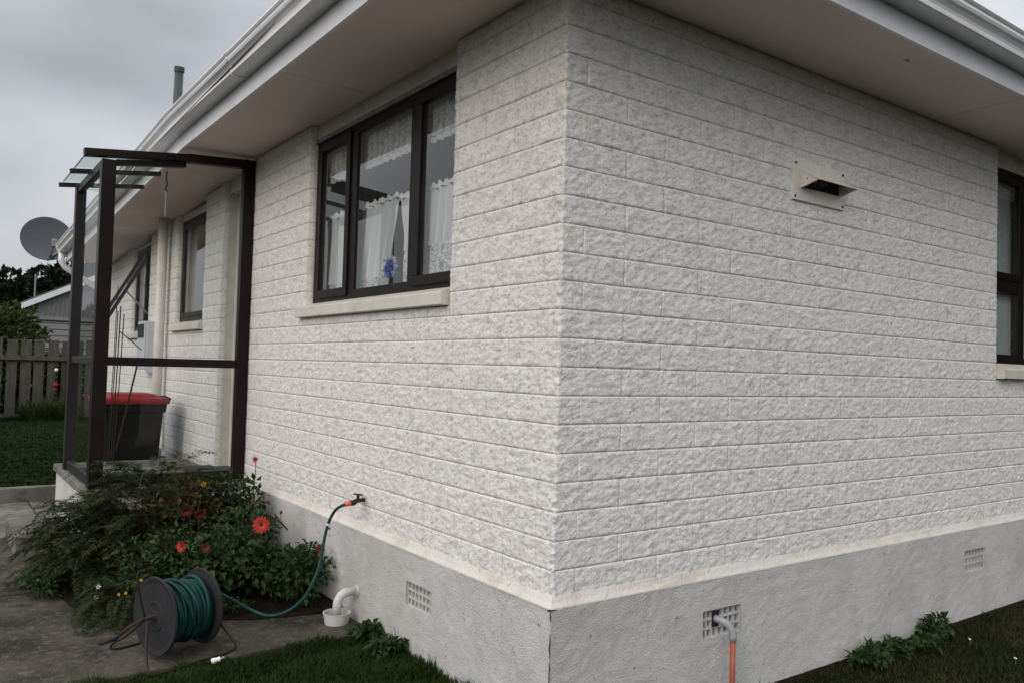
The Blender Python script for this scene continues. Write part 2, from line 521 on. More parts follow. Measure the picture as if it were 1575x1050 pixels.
# ------------------------------------------------------------------ ground
def hgt(x, y):
    t = np.clip((y - 0.5*x + 0.8)/1.2, 0, 1); t = t*t*(3-2*t)
    h = -0.01 + 0.065*t
    b = np.clip((y-5.9)/0.06, 0, 1)
    h = h + b*(0.09 + np.clip(y-5.9, 0, 9)*0.022)
    return h
def ground_mesh():
    xs = np.concatenate([[-600, -200, -80, -30, -12, -6], np.arange(-4, 8.01, 0.16), [12, 25, 60, 200, 600]])
    ys = np.concatenate([[-600, -200, -60, -20, -8], np.arange(-5, 5.81, 0.16), [5.88, 5.9, 5.96, 6.2], np.arange(6.5, 20, 0.6), [25, 40, 80, 200, 600]])
    X, Y = np.meshgrid(xs, ys)
    Z = hgt(X, Y)
    Z += np.where((np.abs(X) < 8) & (np.abs(Y) < 6), 0.006*np.sin(X*7+Y*3)*np.cos(Y*6-X*2), 0)
    V = np.stack([X.ravel(), Y.ravel(), Z.ravel()], 1)
    nx = len(xs)
    i = np.arange((len(ys)-1)*(nx-1)); r = i//(nx-1); c = i % (nx-1)
    a = r*nx+c
    F = np.stack([a, a+1, a+nx+1, a+nx], 1)
    return np_mesh('lawn', V, F, m_turf, True)
kind(link('lawn', ground_mesh()), 'structure')

# concrete path beside the house, in slabs with gaps between them
def slab_outline(x0, x1, y0, y1, z, th, jag=0.0, seed=0):
    rg = random.Random(seed)
    pts = []
    n = 14
    for i in range(n):
        t = i/n; pts.append((x0+(x1-x0)*t, y0 + (rg.uniform(-jag, jag)), 0))
    for i in range(n):
        t = i/n; pts.append((x1, y0+(y1-y0)*t, 0))
    for i in range(n):
        t = i/n; pts.append((x1-(x1-x0)*t, y1, 0))
    for i in range(n):
        t = i/n; pts.append((x0, y1-(y1-y0)*t, 0))
    mb = MB()
    mb.v = [(p[0], p[1], z) for p in pts]+[(p[0], p[1], z-th) for p in pts]
    N = len(pts)
    mb.f = [tuple(range(N))]+[(i, i+N, (i+1) % N+N, (i+1) % N) for i in range(N)]
    return mb
path = bpy.data.objects.new('path', None); COL.objects.link(path); kind(path, 'structure'); path.location = (-1.5, 3, 0.07)
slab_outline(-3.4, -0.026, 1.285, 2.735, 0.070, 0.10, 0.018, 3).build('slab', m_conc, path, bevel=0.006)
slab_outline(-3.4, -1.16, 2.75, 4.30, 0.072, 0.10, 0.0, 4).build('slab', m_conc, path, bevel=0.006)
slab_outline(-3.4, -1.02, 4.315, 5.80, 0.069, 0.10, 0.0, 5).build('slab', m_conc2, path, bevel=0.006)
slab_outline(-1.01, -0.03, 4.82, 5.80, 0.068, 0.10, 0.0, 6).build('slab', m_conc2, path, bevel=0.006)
kb = bpy.data.objects.new('kerb', None); COL.objects.link(kb); kind(kb, 'structure'); kb.location = (-1, 5.85, 0)
for i in range(5):
    MB().box((-3.2+i*0.62, 5.805, -0.05), (-3.2+i*0.62+0.612, 5.90, 0.185+0.004*(i % 2))).build('kerb_block', m_conc2, kb, bevel=0.006)
# soil bed under the plants
sb = MB()
N = 26
bed = [(-0.028, 1.62), (-0.2, 1.66), (-0.45, 1.72), (-0.7, 1.86), (-0.95, 2.02), (-1.12, 2.2), (-1.18, 2.75), (-1.12, 3.2), (-0.96, 3.29), (-0.5, 3.29), (-0.028, 3.29)]
top = [(x, y, 0.074 if k not in (0, 10, 9) else 0.10) for k, (x, y) in enumerate(bed)]
cx = (-0.5, 2.6, 0.14)
sb.v = [cx]+top; sb.f = [(0, i+1, (i+1) % len(bed)+1) for i in range(len(bed))]
kind(sb.build('garden_soil', m_soil, recalc=False), 'structure')

# ------------------------------------------------------------------ the house
house = thing('house', 'white painted rock-face block house filling the picture, with white gutters and dark window frames', 'house', (2.0, 4.0, 0.0))
ZB = 0.52
RUN = 8.6
DROP = 0.27
def zs(y):
    """height of the soffit along the long wall."""
    return 2.69 - DROP*max(0.0, y-3.3)/5.3
# openings: left wall (y0,y1,z0,z1), right wall (x0,x1,z0,z1)
OPL = [(0.732, 2.33, 1.565, 3.0), (3.36, 4.02, 0.5, 3.0), (4.50, 5.39, 1.545, 3.0), (6.45, 7.32, 1.50, 3.0)]
OPR = [(3.262, 4.75, 1.335, 3.0)]

def joint_depth(s_, z_):
    """how deep the painted-over upright joint at wall position s_ in the course at z_ still shows."""
    q = noise.noise(Vector((round(s_, 2)*13.7, round(z_, 2)*17.3, 4.4)))
    return 0.0019 if q > 0.22 else (0.0009 if q > -0.05 else 0.0002)
def displaced(u, v, org, Lu, H, soft_u0=True, soft_u1=True):
    """relief of the rock face; org = (wall position at u=0, height at v=0, joint depth at either end)."""
    s_, z_ = org[0]+u, org[1]+v
    kv = min(1.0, max(0.0, min(v, H-v)/0.006)); kv = kv*(2-kv)
    p = Vector(((s_*0.92+z_*0.55)*24, (z_*1.0-s_*0.34)*44, 3.1))
    a = noise.fractal(p, 0.75, 2.1, 5)
    b = noise.noise(Vector((s_*5, z_*8, 5.7)))
    c = noise.noise(Vector((s_*2.1, round(org[1], 2)*41, 9.7)))
    rdg = 1-abs(noise.noise(p*1.3+Vector((5, 1, 9))))*2.4
    d = 0.0016 + 0.0029*a + 0.0018*b + 0.0012*rdg + 0.0012*c
    nt0 = max(0.0, 1-u/0.0065)*org[2] if soft_u0 else 0
    nt1 = max(0.0, 1-(Lu-u)/0.0065)*org[3] if soft_u1 else 0
    return -0.0013*(1-kv) + kv*(d-nt0-nt1)

def block_grid(pts_fn, us, vs, seed, Lu, H, su0, su1, skirt=0.042):
    nu, nv = len(us), len(vs)
    V = []; 
    for v in vs:
        for u in us:
            V.append(pts_fn(u, v, displaced(u-us[0], v, seed, Lu, H, su0, su1)))
    F = []
    for j in range(nv-1):
        for i in range(nu-1):
            a = j*nu+i
            F.append((a, a+1, a+nu+1, a+nu))
    border = [(i, 0) for i in range(nu)]+[(nu-1, j) for j in range(1, nv)]+[(i, nv-1) for i in range(nu-2, -1, -1)]+[(0, j) for j in range(nv-2, 0, -1)]
    o = len(V)
    for i, j in border:
        V.append(pts_fn(us[i], vs[j], -skirt))
    B = len(border)
    for k in range(B):
        i, j = border[k]; i2, j2 = border[(k+1) % B]
        F.append((j*nu+i, o+k, o+(k+1) % B, j2*nu+i2))
    return V, F

G = 0.0035    # half joint
def flat_block(Lu, H, org, coarse=False):
    if coarse:
        us = np.array([0.0, 0.006]+list(np.linspace(0.02, Lu-0.02, max(2, int(Lu/0.03))))+[Lu-0.006, Lu]) if Lu > 0.05 else np.linspace(0, Lu, 4)
        vs = np.array([G*0.18, 0.005]+list(np.linspace(0.015, H-0.015, 5))+[H-0.005, H-G*0.18]) if H > 0.04 else np.linspace(G*0.18, H-G*0.18, 4)
    else:
        us = np.linspace(0.0, Lu, max(3, int(Lu/0.0062)+1)); vs = np.linspace(G*0.18, H-G*0.18, max(3, int(H/0.0055)+1))
    V, F = block_grid(lambda u, v, w: (u, -w, v), us, vs, org, Lu, H, True, True)
    mb = MB(); mb.v = V; mb.f = F
    return mb
_mc = {}
def corner_block(a, b, H, seed, z0):
    us = np.concatenate([np.linspace(-a, -0.008, 12+int(a*110)), [-0.004, 0, 0.004], np.linspace(0.008, b, 12+int(b*110))])
    vs = np.linspace(G*0.18, H-G*0.18, 20)
    rc = 0.006
    def fn(s, v, w):
        t = max(-1.0, min(1.0, s/rc)); ang = (t+1)/2*math.pi/2   # from facing -X to facing -Y
        n = Vector((-math.cos(ang), -math.sin(ang), 0))
        base = Vector((0, -s, 0)) if s < 0 else Vector((s, 0, 0))
        if abs(s) < rc:
            base = Vector((rc*(1-math.cos(ang)), rc*(1-math.sin(ang)), 0))
        j = (0.0075*noise.noise(Vector((1.1, (z0+v)*34, 3.3)))+0.0005)*(1-0.5*abs(t)) if abs(s) < 0.01 else 0
        return tuple(base + n*(w+j) + Vector((0, 0, v)))
    V, F = block_grid(fn, us, vs, (-a, z0, joint_depth(-a, z0), joint_depth(b, z0)), a+b, H, True, True)
    mb = MB(); mb.v = [tuple(x) for x in V]; mb.f = F
    return mb

pieces = []     # (wall, s0, s1, z0, H, corner?)
def spans(a, b, z0, z1, ops):
    out = [(a, b, z0, z1)]
    for (p, q, oz0, oz1) in ops:
        new = []
        for (s0, s1, c0, c1) in out:
            if q <= s0 or p >= s1 or oz0 >= c1 or oz1 <= c0:
                new.append((s0, s1, c0, c1)); continue
            if p-s0 > 0.02: new.append((s0, p, c0, c1))
            if s1-q > 0.02: new.append((q, s1, c0, c1))
            if oz0-c0 > 0.02: new.append((max(s0, p), min(s1, q), c0, oz0))
        out = new
    return out
for i in range(22):
    z0 = ZB+0.1*i; z1 = min(z0+0.1, 2.688)
    fl, fr_ = (0.3, 0.1) if i % 2 == 0 else (0.1, 0.3)
    pieces.append(('C', fl, fr_, z0, z1))
    s = fl
    while s < RUN-0.01:
        e = min(s+0.4, RUN)
        zt = min(z1, zs((s+e)/2))
        if zt-z0 > 0.02:
            pieces += [('L',)+q for q in spans(s, e, z0, zt, OPL)]
        s = e
    s = fr_
    while s < 5.6:
        e = s+0.4
        pieces += [('R',)+q for q in spans(s, e, z0, z1, OPR)]
        s = e
def score(pc):
    w, s0, s1, z0, z1 = pc
    if w == 'C': return 1e9
    c = Vector((0, (s0+s1)/2, z0)) if w == 'L' else Vector(((s0+s1)/2, 0, z0))
    v = c-CAM; dd = v.length
    if w == 'R' and s0 > 3.75: return 0
    if w == 'L' and 3.3 < s1 and s0 < 3.36: return 0
    q = v.dot(fw); px = v.dot(rt2)/q*1249+787; py = 525-v.dot(up2)/q*1249
    if px < -20 or px > 1600 or py < -60 or py > 1070: return 0
    nrm = abs(v.x if w == 'L' else v.y)/dd
    return (s1-s0)*(z1-z0)*nrm/dd**2
ranked = sorted(pieces, key=score, reverse=True)
cut = min(300, sum(1 for p_ in ranked if score(p_) > 0))
rest = MB()
rs_ = random.Random(5)
for k, (w, s0, s1, z0, z1) in enumerate(ranked):
    if w == 'C':
        me = corner_block(s0, s1, z1-z0, k+101, z0).mesh('block', m_block, True)
        o = link('block', me, house)
        o.location = Vector((0, 0, z0)) 
        o.matrix_parent_inverse = world_of(house).inverted()
        continue
    Lu, H = s1-s0, z1-z0
    near = k < cut
    sc_ = score((w, s0, s1, z0, z1))
    wa, wb = (s0, s1) if w == 'R' else (-s1, -s0)
    org = (wa, z0, joint_depth(wa, z0), joint_depth(wb, z0))
    if near:
        o = link('block', flat_block(Lu, H, org).mesh('block', m_block, True), house)
        off = 0.0
        if w == 'R':
            o.location = (s0, off, z0)
        else:
            o.rotation_euler = (0, 0, -math.pi/2); o.location = (off, s1, z0)
    else:
        mb = flat_block(Lu, H, org, True)
        if w == 'R':
            V = [(x+s0, y, z+z0) for x, y, z in mb.v]
        else:
            V = [(y, s1-x, z+z0) for x, y, z in mb.v]
        rest.add(V, mb.f)
kind(rest.build('block', m_block, house, smooth=True), 'stuff')

# mortar behind the blocks
def wall_boxes(mb, run, ops, z0, ztop, t0, t1, wall):
    cuts = sorted(set([0.0, run]+[v for o_ in ops for v in (o_[0], min(o_[1], run))]))
    for a, b in zip(cuts[:-1], cuts[1:]):
        op = [o_ for o_ in ops if o_[0] <= a+1e-6 and o_[1] >= b-1e-6]
        zt = op[0][2] if op else ztop(b if wall == 'L' else a)
        if zt <= z0+0.01: continue
        if wall == 'L': mb.box((t0, max(a, t0), z0), (t1, b, zt))
        else: mb.box((max(a, t1), t0, z0), (b, t1, zt))
mb = MB()
wall_boxes(mb, RUN, [(a-0.004, b+0.004, c, d) for a, b, c, d in OPL], ZB-0.04, lambda y: zs(y)-0.001, 0.0019, 0.09, 'L')
wall_boxes(mb, 5.6, [(a-0.004, b+0.004, c, d) for a, b, c, d in OPR], ZB-0.04, lambda x: 2.689, 0.0019, 0.09, 'R')
mb.build('mortar', m_mortar, house)

# foundation with vents
VL = [(0.765, 0.985, 0.268, 0.372), (2.55, 2.77, 0.268, 0.372)]
VR = [(0.742, 0.975, 0.268, 0.378), (2.855, 3.10, 0.268, 0.385)]
FO = 0.025
def found(run, wall, vents, s00=-FO):
    ss = np.arange(s00, run, 0.0125 if run < 9 else 0.02)
    if wall == 'L': ss = np.concatenate([np.arange(s00, 3.3, 0.0125), np.arange(3.3, run, 0.2), [run]])
    zz_ = np.arange(-0.16, 0.505, 0.0125)
    for v in vents:
        for val in v[:2]: ss[np.argmin(abs(ss-val))] = val
        for val in v[2:]: zz_[np.argmin(abs(zz_-val))] = val
    zz_[-1] = 0.502
    nu, nv = len(ss), len(zz_)
    V = []
    for z in zz_:
        for s in ss:
            k = min(1, max(0, (s-s00)/0.02)) * min(1, max(0, (0.505-z)/0.015)+0.0)
            for v in vents:
                if v[0]-0.02 < s < v[1]+0.02 and v[2]-0.02 < z < v[3]+0.02:
                    k *= 0.25
            p = Vector((s*30 + (0 if wall == 'L' else 50), z*30, 0))
            dd = 0.0030*noise.fractal(p, 0.7, 2.0, 3)+0.004*noise.noise(Vector((s*2.2, z*3, 7 if wall == 'L' else 3)))
            if z > 0.495: dd = 0
            w = FO + dd*k
            V.append((-w, s, z) if wall == 'L' else (s, -w, z))
    F = []
    for j in range(nv-1):
        for i in range(nu-1):
            cs, cz = (ss[i]+ss[i+1])/2, (zz_[j]+zz_[j+1])/2
            if any(v[0] < cs < v[1] and v[2] < cz < v[3] for v in vents): continue
            a = j*nu+i
            F.append((a, a+1, a+nu+1, a+nu) if wall == 'R' else (a, a+nu, a+nu+1, a+1))
    return V, F
for wall, run, vents in (('L', RUN, VL), ('R', 5.6, VR)):
    V, F = found(run, wall, vents)
    mb = MB(); mb.v = V; mb.f = F
    mb.build('foundation_wall', m_found, house, smooth=True, recalc=False)
rc_ = random.Random(4)
z_ = 0.502
while z_ > 0.02:
    L_ = rc_.uniform(0.02, 0.10); pts_ = []
    for k in range(6):
        pts_.append((-FO-0.0012+rc_.uniform(-0.003, 0.002), -FO-0.0012+rc_.uniform(-0.002, 0.002), z_-L_*k/5))
    MB().tube(pts_, [0.0008]+[rc_.uniform(0.0010, 0.0026) for _ in range(4)]+[0.0008], 5).build('chipped_edge', m_wire, house)
    z_ -= L_+rc_.uniform(0.0, 0.05)
for (cx_, cy_, r_) in ((-FO-0.002, -FO+0.004, 0.006), (-FO+0.004, -FO-0.001, 0.004), (-FO+0.016, -FO-0.0005, 0.003)):
    MB().tube([(cx_-0.008, cy_, 0.4985), (cx_+0.010, cy_, 0.4975)], [r_*0.6, r_*0.4], 6).build('chipped_edge', m_wire, house)
# sloping plaster fillet
def ring(o1, o2):
    return [Vector(o1), Vector(o2)]
mb = MB()
prof = [(FO+0.001, 0.499), (FO-0.002, 0.504), (0.013, 0.516), (0.006, 0.530), (0.002, 0.538), (-0.02, 0.538), (-0.02, 0.49)]
def sweep(prof, pathpts):
    """prof (offset outward, z): path end L, corner, path end R; outward is -X on the long wall and -Y on the end wall."""
    rings = []
    for (kind_, s) in pathpts:
        rg = []
        for off, z in prof:
            if kind_ == 'L': rg.append(Vector((-off, s, z - (2.69-zs(s) if z > 1 else 0))))
            elif kind_ == 'C': rg.append(Vector((-off, -off, z)))
            else: rg.append(Vector((s, -off, z)))
        rings.append(rg)
    return rings
pth = [('L', 3.30-0.12*i) for i in range(27)]+[('C', 0)]+[('R', 0.12+0.12*i) for i in range(45)]
rgs = sweep(prof, pth)
for i, rg in enumerate(rgs):
    jz = 0.006*noise.noise(Vector((i*0.7, 1, 1)))
    for k in (2, 3):
        rg[k].z += jz*2
MB().prism(rgs).build('plaster_fillet', m_fillet, house, smooth=False)

def vent(wall, v):
    s0, s1, z0, z1 = v
    def P(a, b, c):      # a along, b depth inward from foundation face, c z
        return (-FO+b, a, c) if wall == 'L' else (a, -FO+b, c)
    g = MB()
    # recess cheeks
    t = 0.004
    g.box(P(s0-0.001, 0.001, z0-0.012), P(s1+0.001, 0.03, z0+0.0))
    g.box(P(s0-0.001, 0.001, z1), P(s1+0.001, 0.03, z1+0.012))
    g.box(P(s0-0.012, 0.001, z0-0.012), P(s0, 0.03, z1+0.012))
    g.box(P(s1, 0.001, z0-0.012), P(s1+0.012, 0.03, z1+0.012))
    rows, cols = 3, 7
    bw = 0.0095
    for i in range(cols+1):
        c = s0+(s1-s0)*i/cols
        a, b = max(s0, c-bw/2), min(s1, c+bw/2)
        g.box(P(a, 0.012, z0), P(b, 0.026, z1))
    for j in range(rows+1):
        c = z0+(z1-z0)*j/rows
        a, b = max(z0, c-bw/2), min(z1, c+bw/2)
        g.box(P(s0, 0.0105, a), P(s1, 0.0275, b))
    o = g.build('foundation_vent', m_found, house)
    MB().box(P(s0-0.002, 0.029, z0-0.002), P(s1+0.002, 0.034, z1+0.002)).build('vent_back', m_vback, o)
for v in VL: vent('L', v)
for v in VR: vent('R', v)

# soffit, fascia, gutter
DS, DR = 0.46, 0.45
so = MB()
YE = RUN
def joint_strip(a, b):
    so = MB()
    so.box((-DS, a, 2.69), (0.0, b, 2.70))
    return so
ys = [YE, 6.9, 5.2, 3.3, 1.65, -0.0]
# sheets of soffit lining with fine joints
for a, b in ((YE, 6.25), (6.245, 3.90), (3.895, 1.60), (1.595, -0.02)):
    m_ = MB()
    def q(x, y, dz=0): return (x, y, zs(y)+dz)
    mids = [a, b] if not (b < 3.3 < a) else [a, 3.3, b]
    for p_, r_ in zip(mids[:-1], mids[1:]):
        x0, x1 = -DS, 0.10
        m_.add([q(x0, p_), q(x1, p_), q(x1, r_), q(x0, r_), q(x0, p_, .008), q(x1, p_, .008), q(x1, r_, .008), q(x0, r_, .008)],
               [(0, 1, 2, 3), (4, 7, 6, 5), (0, 4, 5, 1), (1, 5, 6, 2), (2, 6, 7, 3), (3, 7, 4, 0)])
    m_.build('soffit_sheet', m_soffit, house)
m_ = MB(); m_.add([(-DS, -0.025, 2.69), (0.0, -0.025, 2.69), (0.10, -0.025, 2.69), (0.10, -DR, 2.69), (-DS, -DR, 2.69),
                   (-DS, -0.025, 2.698), (0.10, -0.025, 2.698), (0.10, -DR, 2.698), (-DS, -DR, 2.698)],
                  [(0, 4, 3, 2, 1), (5, 6, 7, 8)])
m_.box((0.0, -0.02, 2.69), (0.1, 0.1, 2.698)); m_.build('soffit_sheet', m_soffit, house)
for a, b in ((0.105, 2.5), (2.505, 5.6)):
    MB().box((a, -DR, 2.69), (b, 0.10, 2.698)).build('soffit_sheet', m_soffit, house)
def eaves(prof, name, m, parent, bev=0.0, smooth=False):
    pr = [(o_, z) for o_, z in prof]
    pp = [('L', YE+0.02), ('L', 6), ('L', 3.3), ('C', 0), ('R', 5.6)]
    return MB().prism(sweep(pr, pp)).build(name, m, parent, bevel=bev, smooth=smooth)
eaves([(0.462, 2.675), (0.480, 2.675), (0.480, 2.86), (0.462, 2.86)], 'fascia', m_fascia, house)
eaves([(0.440, 2.679), (0.461, 2.679), (0.461, 2.689), (0.440, 2.689)], 'soffit_trim', m_soffit, house)
gp = [(0.482, 2.885), (0.482, 2.772), (0.560, 2.772), (0.566, 2.776), (0.567, 2.788), (0.561, 2.794), (0.558, 2.802), (0.562, 2.815), (0.572, 2.826), (0.583, 2.834), (0.588, 2.846),
      (0.586, 2.858), (0.592, 2.864), (0.597, 2.872), (0.594, 2.881), (0.586, 2.883), (0.580, 2.876), (0.582, 2.850), (0.555, 2.82), (0.553, 2.782), (0.490, 2.780), (0.490, 2.885)]
gut = eaves(gp, 'gutter', m_gutter, house)
for gi in (4.95, 2.02):
    pr = [(o_-0.001 if o_ < 0.5 else o_+0.004, z-(0.004 if z < 2.8 else -0.002)) for o_, z in gp[1:15]]
    MB().prism([[Vector((-o_, y_, z-(2.69-zs(gi)))) for o_, z in pr+[(0.49, 2.87)]] for y_ in (gi, gi+0.03)]).build('gutter_bracket', m_gutter, gut)
MB().prism([[Vector((-o_, y_, z-(2.69-zs(YE)))) for o_, z in [(0.48, 2.768), (0.565, 2.768), (0.592, 2.83), (0.598, 2.884), (0.48, 2.888)]] for y_ in (YE+0.02, YE+0.026)]).build('gutter_stop', m_gutter, gut)
# roof: hipped, low pitch
rf = MB()
e = 0.60; pt = math.tan(R(17)); rz = 2.875
A = (-e+0.03, RUN+0.02, rz-DROP+0.02); B = (-e+0.03, -e+0.03, rz); C = (5.6, -e+0.03, rz); Dd = (3.4, 3.4, rz+4*pt); E_ = (5.6, 3.4, rz+4*pt); Fq = (3.4, RUN+0.02, rz+4*pt-DROP)
rf.add([A, B, C, Dd, E_, Fq], [(0, 1, 3, 5), (1, 2, 4, 3)])
rf.build('roof', m_roof, house, recalc=False)
# inside of far eaves end: gable end panel
MB().add([(-DS, RUN, zs(RUN)), (0.6, RUN, zs(RUN)), (0.6, RUN, 2.9), (-DS, RUN, 2.68)], [(0, 1, 2, 3)]).build('eaves_end', m_fascia, house, recalc=False)
# far gutter downpipe
zt = 2.772-DROP
dp = [(-0.535, RUN-0.03, zt), (-0.535, RUN-0.03, zt-0.10), (-0.50, RUN-0.03, zt-0.16), (-0.15, RUN-0.03, zt-0.38), (-0.07, RUN-0.03, zt-0.44), (-0.07, RUN-0.03, 0.1)]
MB().tube(dp, 0.036, 10).build('downpipe', m_gutter, house, smooth=True)
# vent pipe on long wall + cable
MB().tube([(-0.075, 5.62, zs(5.6)-0.005), (-0.075, 5.62, 0.06)], 0.042, 14).build('downpipe', m_paint, house, smooth=True)
MB().tube([(-0.014, 5.92, 2.5), (-0.016, 5.93, 2.2), (-0.014, 5.92, 1.9)], 0.006, 5).build('cable', m_dark, house)

# ---- windows
def frame_rect(mb, P, s0, s1, z0, z1, w, d0, d1):
    """a rectangular frame: side stiles between the rails, w wide, from depth d0 to d1."""
    mb.box(P(s0, d0, z0), P(s1, d1, z0+w))
    mb.box(P(s0, d0, z1-w), P(s1, d1, z1))
    mb.box(P(s0, d0, z0+w), P(s0+w, d1, z1-w))
    mb.box(P(s1-w, d0, z0+w), P(s1, d1, z1-w))
PL = lambda a, b, c: (b, a, c)
PR = lambda a, b, c: (a, b, c)
def pane(P, s0, s1, z0, z1, d, m, parent, flip):
    vs_p = [P(s0, d, z0), P(s1, d, z0), P(s1, d, z1), P(s0, d, z1)]
    a = MB().add(vs_p, [(0, 1, 2, 3) if not flip else (3, 2, 1, 0)])
    # thickness behind
    return a.build('pane', m, parent, recalc=False)
def sill(P, s0, s1, zt, zb, parent, proud=0.038, drop=0.02):
    mb = MB()
    rings = []
    for s in np.linspace(s0, s1, 9):
        j = 0.0015*noise.noise(Vector((s*9, 2, 2)))
        rings.append([Vector(P(s, 0.06, zt+0.012)), Vector(P(s, -proud+0.004, zt-drop+j)), Vector(P(s, -proud, zt-drop-0.006+j)), Vector(P(s, -proud+j, zb+0.003)), Vector(P(s, -proud+0.006, zb)), Vector(P(s, 0.06, zb))])
    mb.prism(rings)
    return mb.build('sill', m_sill, parent)
# main window
w0 = MB()
Y0, Y1, Z0, Z1 = 0.70, 2.333, 1.645, 2.595
fd0, fd1 = 0.045, 0.10
frame_rect(w0, PL, Y0, Y1, Z0, Z1, 0.038, fd0, fd1)
for a, b in ((1.815, 1.868), (1.135, 1.185)):
    w0.box(PL(a, fd0+0.002, Z0+0.038), PL(b, fd1-0.002, Z1-0.038))
win = w0.build('window', m_bronze, house, bevel=0.003)
for a, b in ((1.866, 2.300), (0.735, 1.137)):       # opening sashes sit proud
    s_ = MB(); frame_rect(s_, PL, a, b, Z0+0.028, Z1-0.028, 0.048, 0.035, 0.075)
    so_ = s_.build('sash', m_bronze, win, bevel=0.003)
    pane(PL, a+0.046, b-0.046, Z0+0.074, Z1-0.074, 0.052, m_glass, win, True)
s_ = MB(); frame_rect(s_, PL, 1.183, 1.817, Z0+0.036, Z1-0.036, 0.022, 0.047, 0.08); s_.build('glazing_bead', m_bronze, win, bevel=0.002)
pane(PL, 1.20, 1.80, Z0+0.056, Z1-0.056, 0.056, m_glass, win, True)
sill(PL, 0.738, 2.40, 1.645, 1.567, win)
# plain panel between window head and soffit
MB().box((0.036, 0.70, Z1+0.001), (0.09, 2.36, 2.6895)).build('lintel_panel', m_sill, house)
MB().box((0.030, 0.733, Z1-0.012), (0.044, 2.328, Z1+0.012)).build('head_flashing', m_galv, house)
# right window
w1 = MB()
frame_rect(w1, PR, 3.25, 4.78, 1.415, 2.585, 0.045, fd0, fd1)
w1.box(PR(3.295, fd0+0.002, 1.865), PR(3.68, fd1-0.002, 1.93))
w1.box(PR(3.68, fd0+0.001, 1.46), PR(3.74, fd1-0.001, 2.54))
win1 = w1.build('window', m_bronze, house, bevel=0.003)
s_ = MB(); frame_rect(s_, PR, 3.29, 3.684, 1.925, 2.55, 0.04, 0.036, 0.075); s_.build('sash', m_bronze, win1, bevel=0.003)
s_ = MB(); frame_rect(s_, PR, 3.29, 3.684, 1.455, 1.87, 0.022, 0.047, 0.08); s_.build('glazing_bead', m_bronze, win1, bevel=0.002)
pane(PR, 3.328, 3.646, 1.963, 2.512, 0.052, m_glass, win1, False)
pane(PR, 3.31, 3.664, 1.475, 1.85, 0.056, m_glass, win1, False)
pane(PR, 3.74, 4.74, 1.46, 2.54, 0.056, m_glass, win1, False)
sill(PR, 3.266, 4.8, 1.415, 1.332, win1, proud=0.045, drop=0.025)
MB().box((3.24, 0.036, 2.586), (4.79, 0.088, 2.6895)).build('lintel_panel', m_sill, house)
# second window of the long wall
def small_window(y0, y1, z0, z1, hang=None):
    f_ = MB(); frame_rect(f_, PL, y0, y1, z0, z1, 0.05, fd0, fd1)
    o = f_.build('window', m_bronze, house, bevel=0.003)
    MB().box((0.036, y0-0.02, z1+0.001), (0.09, y1+0.02, zs(y1)-0.002)).build('lintel_panel', m_sill, house)
    sill(PL, y0-0.02, y1+0.05, z0+0.0, z0-0.075, o)
    return o
w2 = small_window(4.49, 5.40, 1.625, 2.52)
s_ = MB(); frame_rect(s_, PL, 4.535, 5.355, 1.67, 2.475, 0.04, 0.038, 0.075); s_.build('sash', m_bronze, w2, bevel=0.003)
pane(PL, 4.573, 5.317, 1.708, 2.437, 0.052, m_glass, w2, True)
w3 = small_window(6.44, 7.33, 1.585, 2.45)
# awning sash pushed wide open, hinged at its head
ang = math.atan2(0.40, 0.745)
hinge = Vector((0.035, 0, 2.42)); dn = Vector((-math.sin(ang), 0, -math.cos(ang))); LS = 0.845
sa = MB()
ny = 0.045
outn = Vector((-math.cos(ang), 0, math.sin(ang)))
def SP(a, b, c):        # a along y, b thickness, c down the sash
    return hinge + Vector((0, a, 0)) + outn*b + dn*c
def obox(mb, a0, a1, b0, b1, c0, c1):
    vs_ = [SP(a, b, c) for c in (c0, c1) for b in (b0, b1) for a in (a0, a1)]
    mb.add(vs_, [(0, 1, 3, 2), (4, 6, 7, 5), (0, 4, 5, 1), (1, 5, 7, 3), (3, 7, 6, 2), (2, 6, 4, 0)])
obox(sa, 6.48, 6.86, -0.016, 0.016, 0, 0.04); obox(sa, 6.48, 6.86, -0.016, 0.016, LS-0.04, LS)
obox(sa, 6.48, 6.52, -0.016, 0.016, 0.04, LS-0.04); obox(sa, 6.82, 6.86, -0.016, 0.016, 0.04, LS-0.04)
MB().box((0.047, 6.87, 1.636), (0.098, 6.92, 2.399)).build('mullion', m_bronze, w3)
pane(PL, 6.92, 7.28, 1.636, 2.399, 0.06, m_glass, w3, True)
sw = sa.build('open_sash', m_bronze2, w3, bevel=0.002)
MB().add([SP(6.515, 0, 0.038), SP(6.825, 0, 0.038), SP(6.825, 0, LS-0.038), SP(6.515, 0, LS-0.038)], [(0, 1, 2, 3)]).build('pane', m_glass, w3, recalc=False)
MB().bar(SP(6.50, -0.02, LS*0.62), (0.05, 6.50, 1.70), 0.008, 0.014).build('window_stay', m_galv, w3)

# door in its recess
dr = MB(); dx = 0.145
frame_rect(dr, PL, 3.355, 4.025, 0.50, 2.56, 0.045, 0.10, 0.17)
dframe = dr.build('door_frame', m_paint, house, bevel=0.002)
MB().box((0.135, 3.40, 0.545), (0.165, 3.98, 2.515)).build('door', m_door, house)
jb = MB().box((0.0092, 4.021, 0.5), (0.17, 4.05, 2.6)).box((0.0092, 3.33, 0.5), (0.17, 3.359, 2.6)).build('door_reveal', m_sill, house)
MB().box((0.036, 3.34, 2.561), (0.17, 4.03, 2.668)).build('lintel_panel', m_sill, house)
for a in (0.733, 2.329, 4.50, 5.389, 6.45, 7.319):
    pass
